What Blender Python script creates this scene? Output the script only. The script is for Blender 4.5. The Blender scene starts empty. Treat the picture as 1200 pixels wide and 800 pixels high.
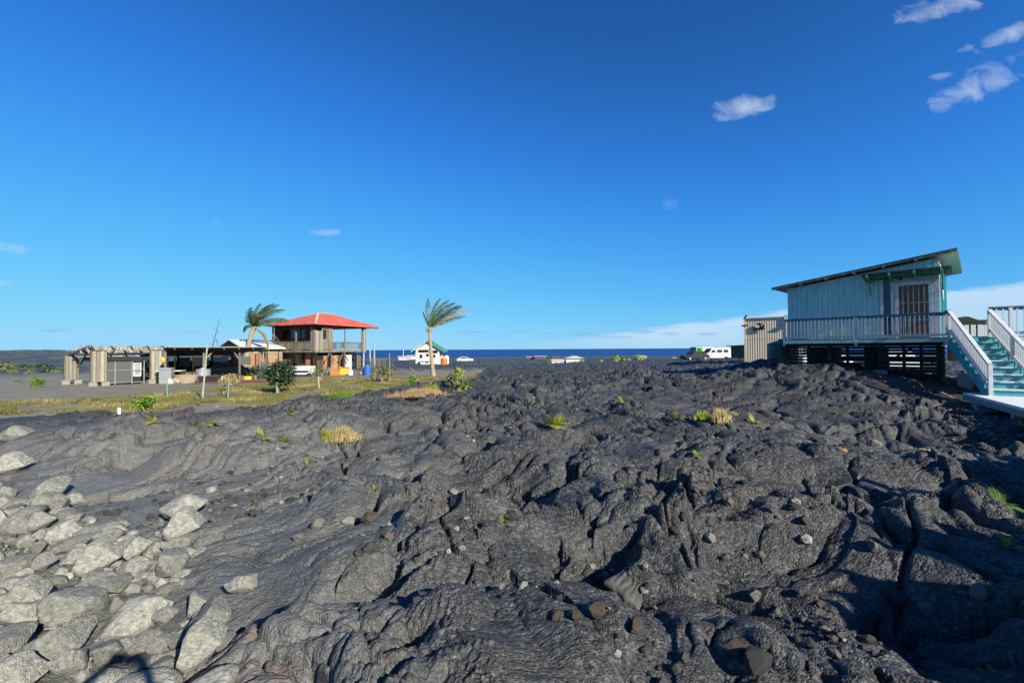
import bpy, math, random
import numpy as np
from mathutils import Vector, Matrix
R=math.radians
random.seed(7)
scene=bpy.context.scene
COL=scene.collection
F=510.0   # focal length in photo pixels (photo 1200x800)

# ------------------------------------------------------------------ camera
cam_d=bpy.data.cameras.new("camera"); cam=bpy.data.objects.new("camera",cam_d); COL.objects.link(cam)
cam_d.sensor_width=36; cam_d.lens=36*F/1200; cam_d.clip_start=0.05; cam_d.clip_end=90000
pitch=math.atan(9.1/F); roll=0.0060
cam.matrix_world=Matrix.Rotation(math.pi/2+pitch,4,'X')@Matrix.Rotation(-roll,4,'Z')
scene.camera=cam
CM=cam.matrix_world.to_3x3()
def ray(px,py):
    return (CM@Vector(((px-600)/F,(400-py)/F,-1))).normalized()
def at(px,py,Y):
    d=ray(px,py); return d*(Y/d.y)
def gp(px,py,z=-2.0):
    d=ray(px,py); p=d*(z/d.z); return p.x,p.y
def hor(px): return 409.1-0.006*(px-600)

# ------------------------------------------------------------------ sun and sky
anti=ray(152,770)
sun_dir=-anti
EL=math.asin(sun_dir.z); AZ=math.atan2(sun_dir.x,sun_dir.y)
sl=bpy.data.lights.new("sun",'SUN'); sl.energy=5; sl.angle=R(0.53); sl.color=(1.0,0.93,0.80)
so=bpy.data.objects.new("sun",sl); COL.objects.link(so)
so.rotation_euler=anti.to_track_quat('-Z','Y').to_euler(); so.location=sun_dir*50

world=bpy.data.worlds.new("World"); scene.world=world; world.use_nodes=True; world.cycles.sampling_method='MANUAL'; world.cycles.sample_map_resolution=256
NT=world.node_tree; NT.nodes.clear()
def N(nt,t,**k):
    n=nt.nodes.new(t)
    for a,b in k.items(): setattr(n,a,b)
    return n
def M_(nt,op,a,b=None,c=None,clamp=False):
    n=nt.nodes.new('ShaderNodeMath'); n.operation=op; n.use_clamp=clamp
    for i,v in enumerate((a,b,c)):
        if v is None: continue
        if hasattr(v,'links') or hasattr(v,'is_linked'): nt.links.new(v,n.inputs[i])
        else: n.inputs[i].default_value=v
    return n.outputs[0]
def build_world():
    nt=NT; L=nt.links.new
    out=N(nt,'ShaderNodeOutputWorld'); bg=N(nt,'ShaderNodeBackground'); L(bg.outputs[0],out.inputs[0])
    sky=N(nt,'ShaderNodeTexSky'); sky.sky_type='NISHITA'; sky.sun_disc=False
    sky.sun_elevation=EL; sky.sun_rotation=AZ
    sky.altitude=0; sky.air_density=1.0; sky.dust_density=SKY_DUST; sky.ozone_density=SKY_OZONE
    # camera-phone colour response: deeper, more saturated blue
    sc1=N(nt,'ShaderNodeVectorMath',operation='SCALE'); L(sky.outputs[0],sc1.inputs[0]); sc1.inputs['Scale'].default_value=0.1
    hs=N(nt,'ShaderNodeRGBCurve'); cm=hs.mapping; cm.extend='HORIZONTAL'
    for ch,pts in enumerate(SKY_CURVES):
        cu=cm.curves[ch]
        cu.points[0].location=pts[0]; cu.points[1].location=pts[-1]
        for q in pts[1:-1]: cu.points.new(*q)
    cm.update(); L(sc1.outputs[0],hs.inputs['Color'])
    tc=N(nt,'ShaderNodeTexCoord'); sp=N(nt,'ShaderNodeSeparateXYZ'); L(tc.outputs['Generated'],sp.inputs[0])
    x,y,z=sp.outputs
    ys=M_(nt,'MAXIMUM',y,0.05)
    u=M_(nt,'DIVIDE',x,ys); v=M_(nt,'DIVIDE',z,ys)
    front=M_(nt,'GREATER_THAN',y,0.06)
    # noise fields
    cb=N(nt,'ShaderNodeCombineXYZ'); L(u,cb.inputs[0]); L(M_(nt,'MULTIPLY',v,1.5),cb.inputs[1])
    n1=N(nt,'ShaderNodeTexNoise'); n1.inputs['Scale'].default_value=16; n1.inputs['Detail'].default_value=5; n1.inputs['Roughness'].default_value=0.55; n1.inputs['Distortion'].default_value=0.5; L(cb.outputs[0],n1.inputs['Vector'])
    mp=N(nt,'ShaderNodeMapping'); mp.inputs['Scale'].default_value=(1,4.5,1); L(cb.outputs[0],mp.inputs[0])
    n2=N(nt,'ShaderNodeTexNoise'); n2.inputs['Scale'].default_value=9; n2.inputs['Detail'].default_value=6; L(mp.outputs[0],n2.inputs['Vector'])
    nn=n1.outputs['Fac']
    tot=None
    def blob(px,py,w,h,ang,amt,nz=1.0,src=nn):
        d=ray(px,py); u0,v0=d.x/d.y,d.z/d.y
        du=M_(nt,'SUBTRACT',u,u0); dv=M_(nt,'SUBTRACT',v,v0)
        c,s=math.cos(R(ang)),math.sin(R(ang))
        a=M_(nt,'ADD',M_(nt,'MULTIPLY',du,c*F/w),M_(nt,'MULTIPLY',dv,s*F/w))
        b=M_(nt,'ADD',M_(nt,'MULTIPLY',du,-s*F/h),M_(nt,'MULTIPLY',dv,c*F/h))
        r2=M_(nt,'ADD',M_(nt,'MULTIPLY',a,a),M_(nt,'MULTIPLY',b,b))
        m=M_(nt,'SUBTRACT',1.0,r2)
        m=M_(nt,'ADD',m,M_(nt,'MULTIPLY',M_(nt,'SUBTRACT',src,0.5),3.2*nz))
        m=M_(nt,'SUBTRACT',m,0.15,clamp=False)
        env=M_(nt,'SUBTRACT',1.9,r2,clamp=True)
        m=M_(nt,'MULTIPLY',M_(nt,'MULTIPLY',m,0.66,clamp=True),env)
        return M_(nt,'MULTIPLY',m,amt)
    L_=[(873,125,42,17,8,0.62),(1105,8,62,17,14,0.62),(1150,98,78,20,24,0.6),(1180,42,48,12,26,0.45),(1105,90,17,6,8,0.4),
        (1133,57,14,5,20,0.35),(378,272,24,5,-2,0.4),(10,290,30,9,-12,0.33),(5,331,18,5,0,0.28),(785,240,12,9,0,0.14),(252,259,6,3,0,0.12)]
    for b in L_:
        o=blob(*b); tot=o if tot is None else M_(nt,'MAXIMUM',tot,o)
    # low cloud bank over the sea on the right: pale veil with a crisp upper edge
    # upper edge in v as a function of u
    u1,v1=ray(560,396).x/ray(560,396).y,ray(560,396).z/ray(560,396).y
    edge=M_(nt,'ADD',0.012,M_(nt,'MULTIPLY',M_(nt,'MAXIMUM',M_(nt,'ADD',u,0.02),0.0),0.115))
    edge=M_(nt,'ADD',edge,M_(nt,'MULTIPLY',M_(nt,'SUBTRACT',n2.outputs['Fac'],0.5),0.035))
    band=M_(nt,'MULTIPLY',M_(nt,'SUBTRACT',edge,v),70.0,clamp=True)
    fade=M_(nt,'MULTIPLY',M_(nt,'ADD',u,0.0),3.0,clamp=True)
    inner=M_(nt,'ADD',0.34,M_(nt,'MULTIPLY',M_(nt,'DIVIDE',v,M_(nt,'MAXIMUM',edge,0.01)),0.33,clamp=True))
    band=M_(nt,'MULTIPLY',M_(nt,'MULTIPLY',band,fade),inner)
    tot=M_(nt,'MAXIMUM',tot,band)
    tot=M_(nt,'MULTIPLY',tot,front)
    mx=N(nt,'ShaderNodeMix',data_type='RGBA'); L(tot,mx.inputs['Factor']); L(hs.outputs[0],mx.inputs['A']); mx.inputs['B'].default_value=CLOUD
    # small blue-grey fair-weather puffs just above the sea
    g=None
    for b in [(555,389,26,2.2,0,0.5),(605,388,22,2,0,0.4),(640,391,16,1.8,0,0.4),(690,392,30,3,0,0.5),(755,389,18,3.6,0,0.8),(785,391,14,3,0,0.6),(828,391,17,3,0,0.7),(66,387,20,2.2,0,0.5),(132,388,9,1.2,0,0.3),(225,389,20,1.6,0,0.3),(720,395,40,2,0,0.35),(580,394,30,1.6,0,0.3)]:
        o=blob(*b,nz=0.8,src=n2.outputs['Fac']); g=o if g is None else M_(nt,'MAXIMUM',g,o)
    g=M_(nt,'MULTIPLY',g,front)
    mx2=N(nt,'ShaderNodeMix',data_type='RGBA'); L(g,mx2.inputs['Factor']); L(mx.outputs['Result'],mx2.inputs['A']); mx2.inputs['B'].default_value=PUFF
    sc2=N(nt,'ShaderNodeVectorMath',operation='SCALE'); L(mx2.outputs['Result'],sc2.inputs[0]); sc2.inputs['Scale'].default_value=10/2**EXPO
    L(sc2.outputs[0],bg.inputs[0]); bg.inputs[1].default_value=SKY_STR
EXPO=0.95
SKY_DUST=0.0; SKY_OZONE=3.5; SKY_STR=0.10
SKY_CURVES=[[(0,0),(.03,.007),(.05,.011),(.12,.035),(.27,.10),(.6,.22),(1,.32)],
            [(0,0),(.09,.070),(.12,.095),(.18,.175),(.33,.36),(.53,.51),(.72,.60),(1,.68)],
            [(0,0),(.15,.22),(.25,.37),(.31,.53),(.42,.77),(.6,.91),(1,.97)]]
CLOUD=(.74,.85,.97,1); PUFF=(.17,.38,.70,1)
build_world()
scene.view_settings.view_transform='Standard'; scene.view_settings.look='None'; scene.view_settings.exposure=EXPO; scene.view_settings.gamma=1
scene.render.engine='CYCLES'

# ------------------------------------------------------------------ materials
def mat(name,col,rough=0.8,var=0.15,scale=6,bump=0.0,bscale=40,metal=0.0,spec=0.4,stretch=None,col2=None,thr=None,obj=True,transl=0.0,plank=0):
    m=bpy.data.materials.new(name); m.use_nodes=True; nt=m.node_tree; L=nt.links.new
    b=nt.nodes['Principled BSDF']; b.inputs['Roughness'].default_value=rough; b.inputs['Metallic'].default_value=metal
    b.inputs['Specular IOR Level'].default_value=spec
    tc=N(nt,'ShaderNodeTexCoord'); mp=N(nt,'ShaderNodeMapping'); L(tc.outputs['Object'],mp.inputs[0])
    if stretch: mp.inputs['Scale'].default_value=stretch
    n=N(nt,'ShaderNodeTexNoise'); n.inputs['Scale'].default_value=scale; n.inputs['Detail'].default_value=5; L(mp.outputs[0],n.inputs['Vector'])
    r=N(nt,'ShaderNodeMapRange'); r.inputs['From Min'].default_value=0.3; r.inputs['From Max'].default_value=0.7
    col=tuple(c*0.78 for c in col[:3])
    if col2: col2=tuple(c*0.78 for c in col2[:3])
    if thr: r.inputs['From Min'].default_value,r.inputs['From Max'].default_value=thr
    L(n.outputs['Fac'],r.inputs[0])
    mx=N(nt,'ShaderNodeMix',data_type='RGBA'); L(r.outputs[0],mx.inputs['Factor'])
    c1=tuple(max(0,c*(1-var)) for c in col[:3])+(1,)
    c2=(tuple(col2)+(1,)) if col2 else tuple(min(1,c*(1+var)) for c in col[:3])+(1,)
    mx.inputs['A'].default_value=c1; mx.inputs['B'].default_value=c2
    res=mx.outputs['Result']
    if plank:
        sp=N(nt,'ShaderNodeSeparateXYZ'); L(tc.outputs['Object'],sp.inputs[0])
        q=M_(nt,'DIVIDE',M_(nt,'ADD',sp.outputs[0],sp.outputs[1]),plank)
        wn=N(nt,'ShaderNodeTexWhiteNoise',noise_dimensions='1D'); L(M_(nt,'FLOOR',q),wn.inputs['W'])
        tone=M_(nt,'ADD',M_(nt,'MULTIPLY',wn.outputs['Value'],0.65),0.62)
        edge=M_(nt,'MULTIPLY',M_(nt,'GREATER_THAN',M_(nt,'ABSOLUTE',M_(nt,'SUBTRACT',M_(nt,'FRACT',q),0.5)),0.445),0.75)
        tone=M_(nt,'MULTIPLY',tone,M_(nt,'SUBTRACT',1.0,edge))
        vs_=N(nt,'ShaderNodeVectorMath',operation='SCALE'); L(res,vs_.inputs[0]); L(tone,vs_.inputs['Scale']); res=vs_.outputs[0]
    L(res,b.inputs['Base Color'])
    if bump:
        nb=N(nt,'ShaderNodeTexNoise'); nb.inputs['Scale'].default_value=bscale; nb.inputs['Detail'].default_value=6; L(mp.outputs[0],nb.inputs['Vector'])
        bp=N(nt,'ShaderNodeBump'); bp.inputs['Strength'].default_value=1.0; bp.inputs['Distance'].default_value=bump; L(nb.outputs['Fac'],bp.inputs['Height']); L(bp.outputs[0],b.inputs['Normal'])
    if transl:
        tr=N(nt,'ShaderNodeBsdfTranslucent'); L(res,tr.inputs[0]); ms=N(nt,'ShaderNodeMixShader'); ms.inputs[0].default_value=transl
        L(b.outputs[0],ms.inputs[1]); L(tr.outputs[0],ms.inputs[2]); L(ms.outputs[0],nt.nodes['Material Output'].inputs[0])
    return m
MT={}
def mk(k,*a,**kw): MT[k]=mat(k,*a,**kw)
mk('teal_wall',(0.40,0.68,0.66),0.65,0.16,5,0.002,30,stretch=(1,1,0.25))
mk('teal_batten',(0.52,0.80,0.78),0.65,0.10,3,0.002,30)  # paler than the wall: paints in batten relief that barely shows in shade
mk('turquoise',(0.06,0.40,0.45),0.6,0.12,5,0.002,30)
mk('teal_dark',(0.025,0.12,0.115),0.6,0.15,8)
mk('teal_trim',(0.07,0.27,0.25),0.6,0.15,8)
mk('white_paint',(0.66,0.68,0.68),0.6,0.14,9,0.002,60,stretch=(1,1,.5))
mk('rail_cap',(0.08,0.16,0.21),0.6,0.15,6)
mk('white_deck',(0.75,0.76,0.75),0.6,0.06,5,0.002,30)
mk('metal_roof',(0.30,0.38,0.36),0.45,0.2,3,0,40,0.3)
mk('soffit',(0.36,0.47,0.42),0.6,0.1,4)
mk('dark_glass',(0.012,0.015,0.018),0.12,0.1,3,spec=0.6)
mk('door_brown',(0.22,0.10,0.045),0.6,0.25,9,0.002,60,stretch=(1,1,0.2))
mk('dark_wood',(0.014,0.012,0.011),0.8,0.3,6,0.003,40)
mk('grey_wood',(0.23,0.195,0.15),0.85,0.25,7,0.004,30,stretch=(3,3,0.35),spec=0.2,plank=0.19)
mk('pale_wood',(0.30,0.27,0.22),0.85,0.2,7,0.004,30,stretch=(3,3,0.35),spec=0.2,plank=0.21)
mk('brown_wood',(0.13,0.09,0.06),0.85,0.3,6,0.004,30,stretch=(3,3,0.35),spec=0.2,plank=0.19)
mk('plywood',(0.27,0.18,0.11),0.8,0.2,3,0.002,30,spec=0.2,plank=1.25)
mk('orange_ply',(0.36,0.18,0.085),0.8,0.2,3,0.002,30,spec=0.2,plank=1.25)
mk('red_roof',(0.62,0.125,0.07),0.6,0.22,1.4,0.004,20)
mk('ridge_cap',(0.6,0.5,0.46),0.5,0.3,3)
mk('black_paint',(0.012,0.012,0.014),0.7,0.3,5)
mk('galvanised',(0.36,0.38,0.38),0.45,0.12,6,metal=0.4)
mk('white_metal',(0.66,0.66,0.63),0.4,0.06,3)
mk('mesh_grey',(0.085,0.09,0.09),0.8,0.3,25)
mk('tan_metal',(0.78,0.62,0.43),0.6,0.08,2,stretch=(1,1,0.15))
mk('green_metal',(0.035,0.10,0.075),0.5,0.15,3)
mk('tank_green',(0.012,0.075,0.07),0.35,0.15,2)
mk('car_white',(0.80,0.80,0.80),0.25,0.03,2,spec=0.6)
mk('car_dark',(0.02,0.022,0.028),0.25,0.1,2,spec=0.6)
mk('car_red',(0.45,0.03,0.03),0.3,0.1,2,spec=0.6)
mk('car_silver',(0.40,0.42,0.43),0.3,0.05,2,spec=0.6)
mk('camper_green',(0.10,0.42,0.12),0.4,0.1,2)
mk('rubber',(0.015,0.015,0.015),0.8,0.2,5)
mk('concrete',(0.27,0.26,0.23),0.9,0.2,8,0.004,40)
mk('cinder_block',(0.28,0.30,0.31),0.9,0.2,8,0.004,40)
mk('white_wall',(0.56,0.55,0.50),0.8,0.07,2)
mk('green_roof',(0.06,0.25,0.15),0.5,0.1,2)
mk('grey_roof',(0.45,0.47,0.45),0.6,0.1,2)
mk('orange_plastic',(0.75,0.17,0.03),0.4,0.08,4)
mk('yellow_plastic',(0.80,0.45,0.03),0.4,0.08,4)
mk('blue_plastic',(0.02,0.13,0.62),0.4,0.08,4)
mk('greyblue_plastic',(0.22,0.30,0.36),0.4,0.08,4)
mk('green_pole',(0.20,0.33,0.22),0.6,0.15,4)
mk('white_pole',(0.36,0.38,0.33),0.6,0.15,4)
mk('red_cinder',(0.20,0.07,0.05),0.95,0.3,10,0.01,20)
mk('emblem_black',(0.012,0.012,0.012),0.7,0.1,3)
mk('emblem_pale',(0.55,0.74,0.82),0.6,0.05,3)
mk('trunk_bark',(0.36,0.28,0.20),0.9,0.3,12,0.02,14,stretch=(1,1,3),spec=0.15)
mk('frond',(0.13,0.16,0.035),0.55,0.45,2,transl=0.25)
mk('frond_dark',(0.055,0.085,0.028),0.55,0.4,2,transl=0.15)
mk('frond_yellow',(0.30,0.24,0.05),0.6,0.3,2,transl=0.2)
mk('leaf_dark',(0.028,0.062,0.016),0.4,0.4,3,transl=0.15)
mk('leaf_bright',(0.17,0.29,0.03),0.5,0.35,4,transl=0.3)
mk('leaf_lime',(0.38,0.42,0.04),0.5,0.25,4,transl=0.3)
mk('leaf_olive',(0.16,0.18,0.05),0.6,0.35,4,transl=0.2)
mk('straw',(0.48,0.38,0.16),0.8,0.25,5,transl=0.2)
mk('straw_orange',(0.42,0.27,0.13),0.85,0.3,5)
mk('turf',(0.17,0.17,0.045),0.85,0.5,0.9,transl=0.3,col2=(0.34,0.31,0.10))
mk('rock_pale',(0.26,0.26,0.225),0.9,0.3,7,0.022,18,spec=0.2,col2=(0.46,0.45,0.39))
mk('rock_mid',(0.23,0.23,0.20),0.9,0.4,7,0.022,18,spec=0.2)
mk('rock_brown',(0.12,0.095,0.08),0.9,0.35,8,0.022,18,spec=0.2)
mk('rock_dark',(0.04,0.04,0.038),0.75,0.3,8,0.012,24,spec=0.4)
mk('rock_dark2',(0.075,0.074,0.066),0.75,0.35,8,0.012,24,spec=0.4)
mk('skin',(0.50,0.31,0.22),0.55,0.06,8,spec=0.35)
mk('hair',(0.03,0.02,0.015),0.6,0.3,30)
mk('shirt',(0.10,0.16,0.28),0.85,0.1,10)
mk('shorts',(0.20,0.18,0.14),0.9,0.1,10)
mk('phone_black',(0.01,0.01,0.012),0.2,0.1,5)
mk('cushion_sand',(0.35,0.28,0.2),0.9,0.1,8)

# ------------------------------------------------------------------ object helpers
def tag(o,label=None,cat=None,group=None,kind=None):
    if label: o['label']=label
    if cat: o['category']=cat
    if group: o['group']=group
    if kind: o['kind']=kind
    return o
def thing(name,loc,rz=0,label=None,cat=None,group=None):
    o=bpy.data.objects.new(name,None); COL.objects.link(o); o.location=loc; o.rotation_euler=(0,0,rz); o.empty_display_size=0.2
    return tag(o,label,cat,group)
def link(name,me,parent=None,loc=(0,0,0),rot=(0,0,0)):
    o=bpy.data.objects.new(name,me); COL.objects.link(o); o.location=loc; o.rotation_euler=rot
    if parent: o.parent=parent
    return o
class MB:
    def __init__(s): s.v=[]; s.f=[]; s.m=[]; s.k=0
    def add(s,vs,fs,mi=None):
        b=len(s.v); s.v+= [tuple(p) for p in vs]; s.f+=[tuple(b+i for i in f) for f in fs]; s.m+=[s.k if mi is None else mi]*len(fs); return s
    def box(s,x0,x1,y0,y1,z0,z1,mi=None):
        vs=[(x,y,z) for z in (z0,z1) for y in (y0,y1) for x in (x0,x1)]
        return s.add(vs,[(0,2,3,1),(4,5,7,6),(0,1,5,4),(2,6,7,3),(0,4,6,2),(1,3,7,5)],mi)
    def beam(s,p0,p1,w,h,up=(0,0,1),mi=None):
        p0=Vector(p0);p1=Vector(p1); d=(p1-p0).normalized(); u=Vector(up)
        if abs(d.dot(u))>0.98: u=Vector((0,1,0))
        a=d.cross(u).normalized(); u=a.cross(d)
        vs=[]
        for p in (p0,p1):
            for i,j in ((-1,-1),(1,-1),(1,1),(-1,1)): vs.append(p+a*(w/2*i)+u*(h/2*j))
        return s.add(vs,[(0,1,2,3),(7,6,5,4),(0,4,5,1),(1,5,6,2),(2,6,7,3),(3,7,4,0)],mi)
    def tube(s,pts,rs,n=8,cap=True,mi=None):
        pts=[Vector(p) for p in pts]; b=[]
        if not hasattr(rs,'__len__'): rs=[rs]*len(pts)
        for i,p in enumerate(pts):
            d=(pts[min(i+1,len(pts)-1)]-pts[max(i-1,0)]).normalized()
            u=Vector((0,0,1)) if abs(d.z)<0.9 else Vector((1,0,0))
            a=d.cross(u).normalized(); u=a.cross(d)
            b+=[p+(a*math.cos(2*math.pi*k/n)+u*math.sin(2*math.pi*k/n))*rs[i] for k in range(n)]
        fs=[(i*n+k,i*n+(k+1)%n,(i+1)*n+(k+1)%n,(i+1)*n+k) for i in range(len(pts)-1) for k in range(n)]
        if cap: fs+=[tuple(range(n))[::-1],tuple((len(pts)-1)*n+k for k in range(n))]
        return s.add(b,fs,mi)
    def prism(s,poly,y0,y1,axis='y',mi=None):
        n=len(poly); vs=[]
        for t in (y0,y1):
            for a,b in poly:
                vs.append((a,t,b) if axis=='y' else ((t,a,b) if axis=='x' else (a,b,t)))
        fs=[tuple(range(n)),tuple(range(n,2*n))[::-1]]+[(i,i+n,(i+1)%n+n,(i+1)%n) for i in range(n)]
        return s.add(vs,fs,mi)
    def build(s,name,mt,parent=None,smooth=False,bev=0,loc=(0,0,0),rot=(0,0,0)):
        me=bpy.data.meshes.new(name); me.from_pydata(s.v,[],s.f)
        if isinstance(mt,(str,)): mt=[mt]
        for m in mt: me.materials.append(MT[m])
        if len(mt)>1: me.polygons.foreach_set('material_index',s.m)
        me.update()
        import bmesh
        bm=bmesh.new(); bm.from_mesh(me); bmesh.ops.recalc_face_normals(bm,faces=bm.faces)
        if bev: bmesh.ops.bevel(bm,geom=[e for e in bm.edges],offset=bev,segments=1,affect='EDGES')
        bm.to_mesh(me); bm.free()
        if smooth: me.polygons.foreach_set('use_smooth',[True]*len(me.polygons))
        return link(name,me,parent,loc,rot)
def copy_tree(o,parent=None):
    c=o.copy(); COL.objects.link(c)
    if parent: c.parent=parent; c.matrix_parent_inverse=o.matrix_parent_inverse.copy()
    for ch in list(KIDS(o)): copy_tree(ch,c)
    return c
def KIDS(o): return [x for x in bpy.data.objects if x.parent==o]
# ------------------------------------------------------------------ terrain noise
def _h(ix,iy,seed):
    ix=ix.astype(np.int64); iy=iy.astype(np.int64)
    n=(ix*374761393+iy*668265263+seed*974634777)&0xffffffff
    n=((n^(n>>13))*1274126177)&0xffffffff
    n=((n^(n>>16))*2246822519)&0xffffffff
    return (n^(n>>15))&0xffffffff
def _r(ix,iy,seed): return _h(ix,iy,seed)/4294967295.0
def noise(x,y,seed=0):
    x0=np.floor(x);y0=np.floor(y);fx=x-x0;fy=y-y0
    u=fx*fx*fx*(fx*(fx*6-15)+10);v=fy*fy*fy*(fy*(fy*6-15)+10)
    def g(dx,dy):
        a=_r(x0+dx,y0+dy,seed)*2*np.pi
        return np.cos(a)*(fx-dx)+np.sin(a)*(fy-dy)
    a=g(0,0)+(g(1,0)-g(0,0))*u; b=g(0,1)+(g(1,1)-g(0,1))*u
    return (a+(b-a)*v)*1.5      # about -1..1
def fbm(x,y,seed=0,o=4,gain=0.5):
    s=0;a=1;t=0
    for i in range(o):
        s=s+a*noise(x,y,seed+i*17); t+=a; a*=gain; x=x*2.03+13.1; y=y*2.03-7.7
    return s/t
def worley(x,y,seed=0,jit=0.9):
    x0=np.floor(x);y0=np.floor(y)
    f1=np.full(x.shape,9.0);f2=np.full(x.shape,9.0);cx=np.zeros(x.shape);cy=np.zeros(x.shape);cid=np.zeros(x.shape)
    for dx in (-1,0,1):
        for dy in (-1,0,1):
            ix=x0+dx;iy=y0+dy
            px=ix+0.5+jit*(_r(ix,iy,seed)-0.5);py=iy+0.5+jit*(_r(ix,iy,seed+5)-0.5)
            d=np.hypot(x-px,y-py)
            m=d<f1
            f2=np.where(m,f1,np.minimum(f2,d)); f1=np.where(m,d,f1)
            cx=np.where(m,px,cx);cy=np.where(m,py,cy);cid=np.where(m,_r(ix,iy,seed+9),cid)
    return f1,f2,cx,cy,cid
def ss(a,b,x):
    t=np.clip((x-a)/(b-a),0,1); return t*t*(3-2*t)

# gravel yard / lava boundary as a polyline through ground points of the yard's edge
EDGE=[(-60,8.0),(-30,9.8),(-17.5,11.6),(-14.0,13.0),(-10.2,13.4),(-7.6,16.3),(-5.2,21),(-3.2,30),(-2.5,40),(-4,55)]
EX=np.array([p[0] for p in EDGE]);EY=np.array([p[1] for p in EDGE])
def yard_mask(X,Y):
    # 1 inside the flat cinder yard
    w=fbm(X/3.0,Y/3.0,91,3)*1.3
    ed=np.interp(np.minimum(X,-2.5),EX[:9],EY[:9])
    m=ss(-0.5,2.0,(Y-ed+w))
    m=m*ss(-2.2,-3.6,X+w*0.5)
    m=m*ss(56,48,Y+w*2)
    # far left: the yard ends in old lava again
    m=m*ss(-62,-45,X+w)
    return m
def base(X,Y):
    D=np.hypot(X*0.6,Y)
    z=np.interp(D,[0,10,30,48,70,100,200,300,450,600,760,900],[-2.0,-2.05,-2.25,-2.5,-2.75,-3.9,-5.0,-6.4,-8.6,-10.8,-14,-18])
    # higher ground on the right side, below the blue house and further back
    z=z+1.32*np.exp(-(((X-15.5)/6.5)**2+((Y-22)/6.5)**2))
    z=z+0.32*np.exp(-(((X-13.2)/3.5)**2+((Y-17.8)/3.0)**2))
    z=z+1.0*ss(6,40,X)*ss(24,45,Y)*ss(260,110,Y)
    z=z+0.30*ss(11.5,15.5,X-0.5*(Y-9))*ss(18,12,Y)          # bank under the walkway
    # low far hills to the left
    z=z+(0.45*ss(-0.42,-0.62,X/(np.abs(Y)+1e-3))+0.55*ss(-0.80,-1.08,X/(np.abs(Y)+1e-3)))*ss(60,330,Y)*(8.6+0.9*fbm(X/60,Y/60,77,3))*ss(-20,-60,X)
    return z
def dome(X,Y,cx,cy,rx,ry,rot,h,pw=0.8):
    c,s=math.cos(rot),math.sin(rot)
    a=((X-cx)*c+(Y-cy)*s)/rx; b=(-(X-cx)*s+(Y-cy)*c)/ry
    return h*np.clip(1-a*a-b*b,0,1)**pw
DOMES=[] # px,py(on z=-2),rx,ry,rot,h,pw
for px,py,rx,ry,rot,h,pw in [
  (585,770,1.0,0.55,0.3,0.42,0.7),(690,760,0.55,0.4,-0.3,0.25,0.7),(300,790,0.75,0.5,0.5,0.32,0.7),(310,680,1.05,0.45,-0.15,0.30,0.8),
  (350,520,2.2,1.2,0.05,0.50,0.8),(470,505,1.6,1.1,0.2,0.35,0.8),(640,480,4.2,4.2,0.3,0.62,1.1),(600,455,3.5,3.0,0.4,0.55,0.9),
  (735,450,1.9,1.5,0,0.75,0.7),(640,560,2.2,1.6,0.3,0.40,0.9),(800,625,0.9,0.6,-0.3,0.38,0.7),(700,620,1.0,0.7,0.2,0.33,0.7),
  (560,650,1.6,0.8,0.4,0.30,0.8),(860,560,1.6,1.0,-0.2,0.42,0.8),(1030,575,1.9,0.8,-0.15,0.42,0.75),(1165,580,1.0,0.6,0.1,0.38,0.7),
  (930,620,1.1,0.6,0.3,0.32,0.7),(820,510,2.2,1.4,0.1,0.5,0.8),(700,505,1.8,1.2,-0.2,0.4,0.7),(950,540,1.8,0.9,-0.25,0.4,0.8),(1160,650,0.8,0.4,-0.2,0.35,0.7),
  (95,530,2.6,1.1,0.15,0.50,0.8),(230,545,0.9,0.8,0.9,0.75,0.9),(285,545,0.9,0.8,0.4,0.55,0.8),(160,600,1.1,0.6,0.2,0.25,0.8),(430,560,1.5,0.9,0.1,0.25,0.9),
  (430,482,1.3,0.8,0.1,0.30,0.8),(200,515,1.8,0.8,0.2,0.25,0.9),(480,770,0.5,0.45,0.2,0.22,0.7),(800,780,0.6,0.4,-0.4,0.3,0.7),(870,720,0.8,0.35,-0.5,0.34,0.7),
  (1040,745,0.35,0.22,-0.4,0.22,0.7)]:
    x,y=gp(px,py); DOMES.append((x,y,rx,ry,rot,h,pw))
HOLLOWS=[]
for px,py,rx,ry,rot,d in [(940,700,1.3,0.6,-0.5,0.45),(1110,520,3.2,1.8,-0.3,0.55),(1010,620,0.7,0.4,-0.3,0.45),(620,600,0.0001,0.0001,0,0),(545,590,0.6,1.0,-0.2,0.30),
  (700,665,0.55,0.3,0.5,0.45),(820,720,0.9,0.30,-0.5,0.45),(410,720,0.16,0.75,-0.95,0.5),(128,585,0.9,0.28,0.55,0.6),(740,450,1,1,0,0.0),(450,690,0.3,0.12,0.6,0.3),(855,470,3.0,1.0,0.2,0.4),(610,590,0.5,0.8,0.3,0.3),(680,540,0.9,0.7,0.3,0.3),(760,730,0.3,0.25,0,0.35)]:
    x,y=gp(px,py)
    if d>0: HOLLOWS.append((x,y,rx,ry,rot,d))
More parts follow.
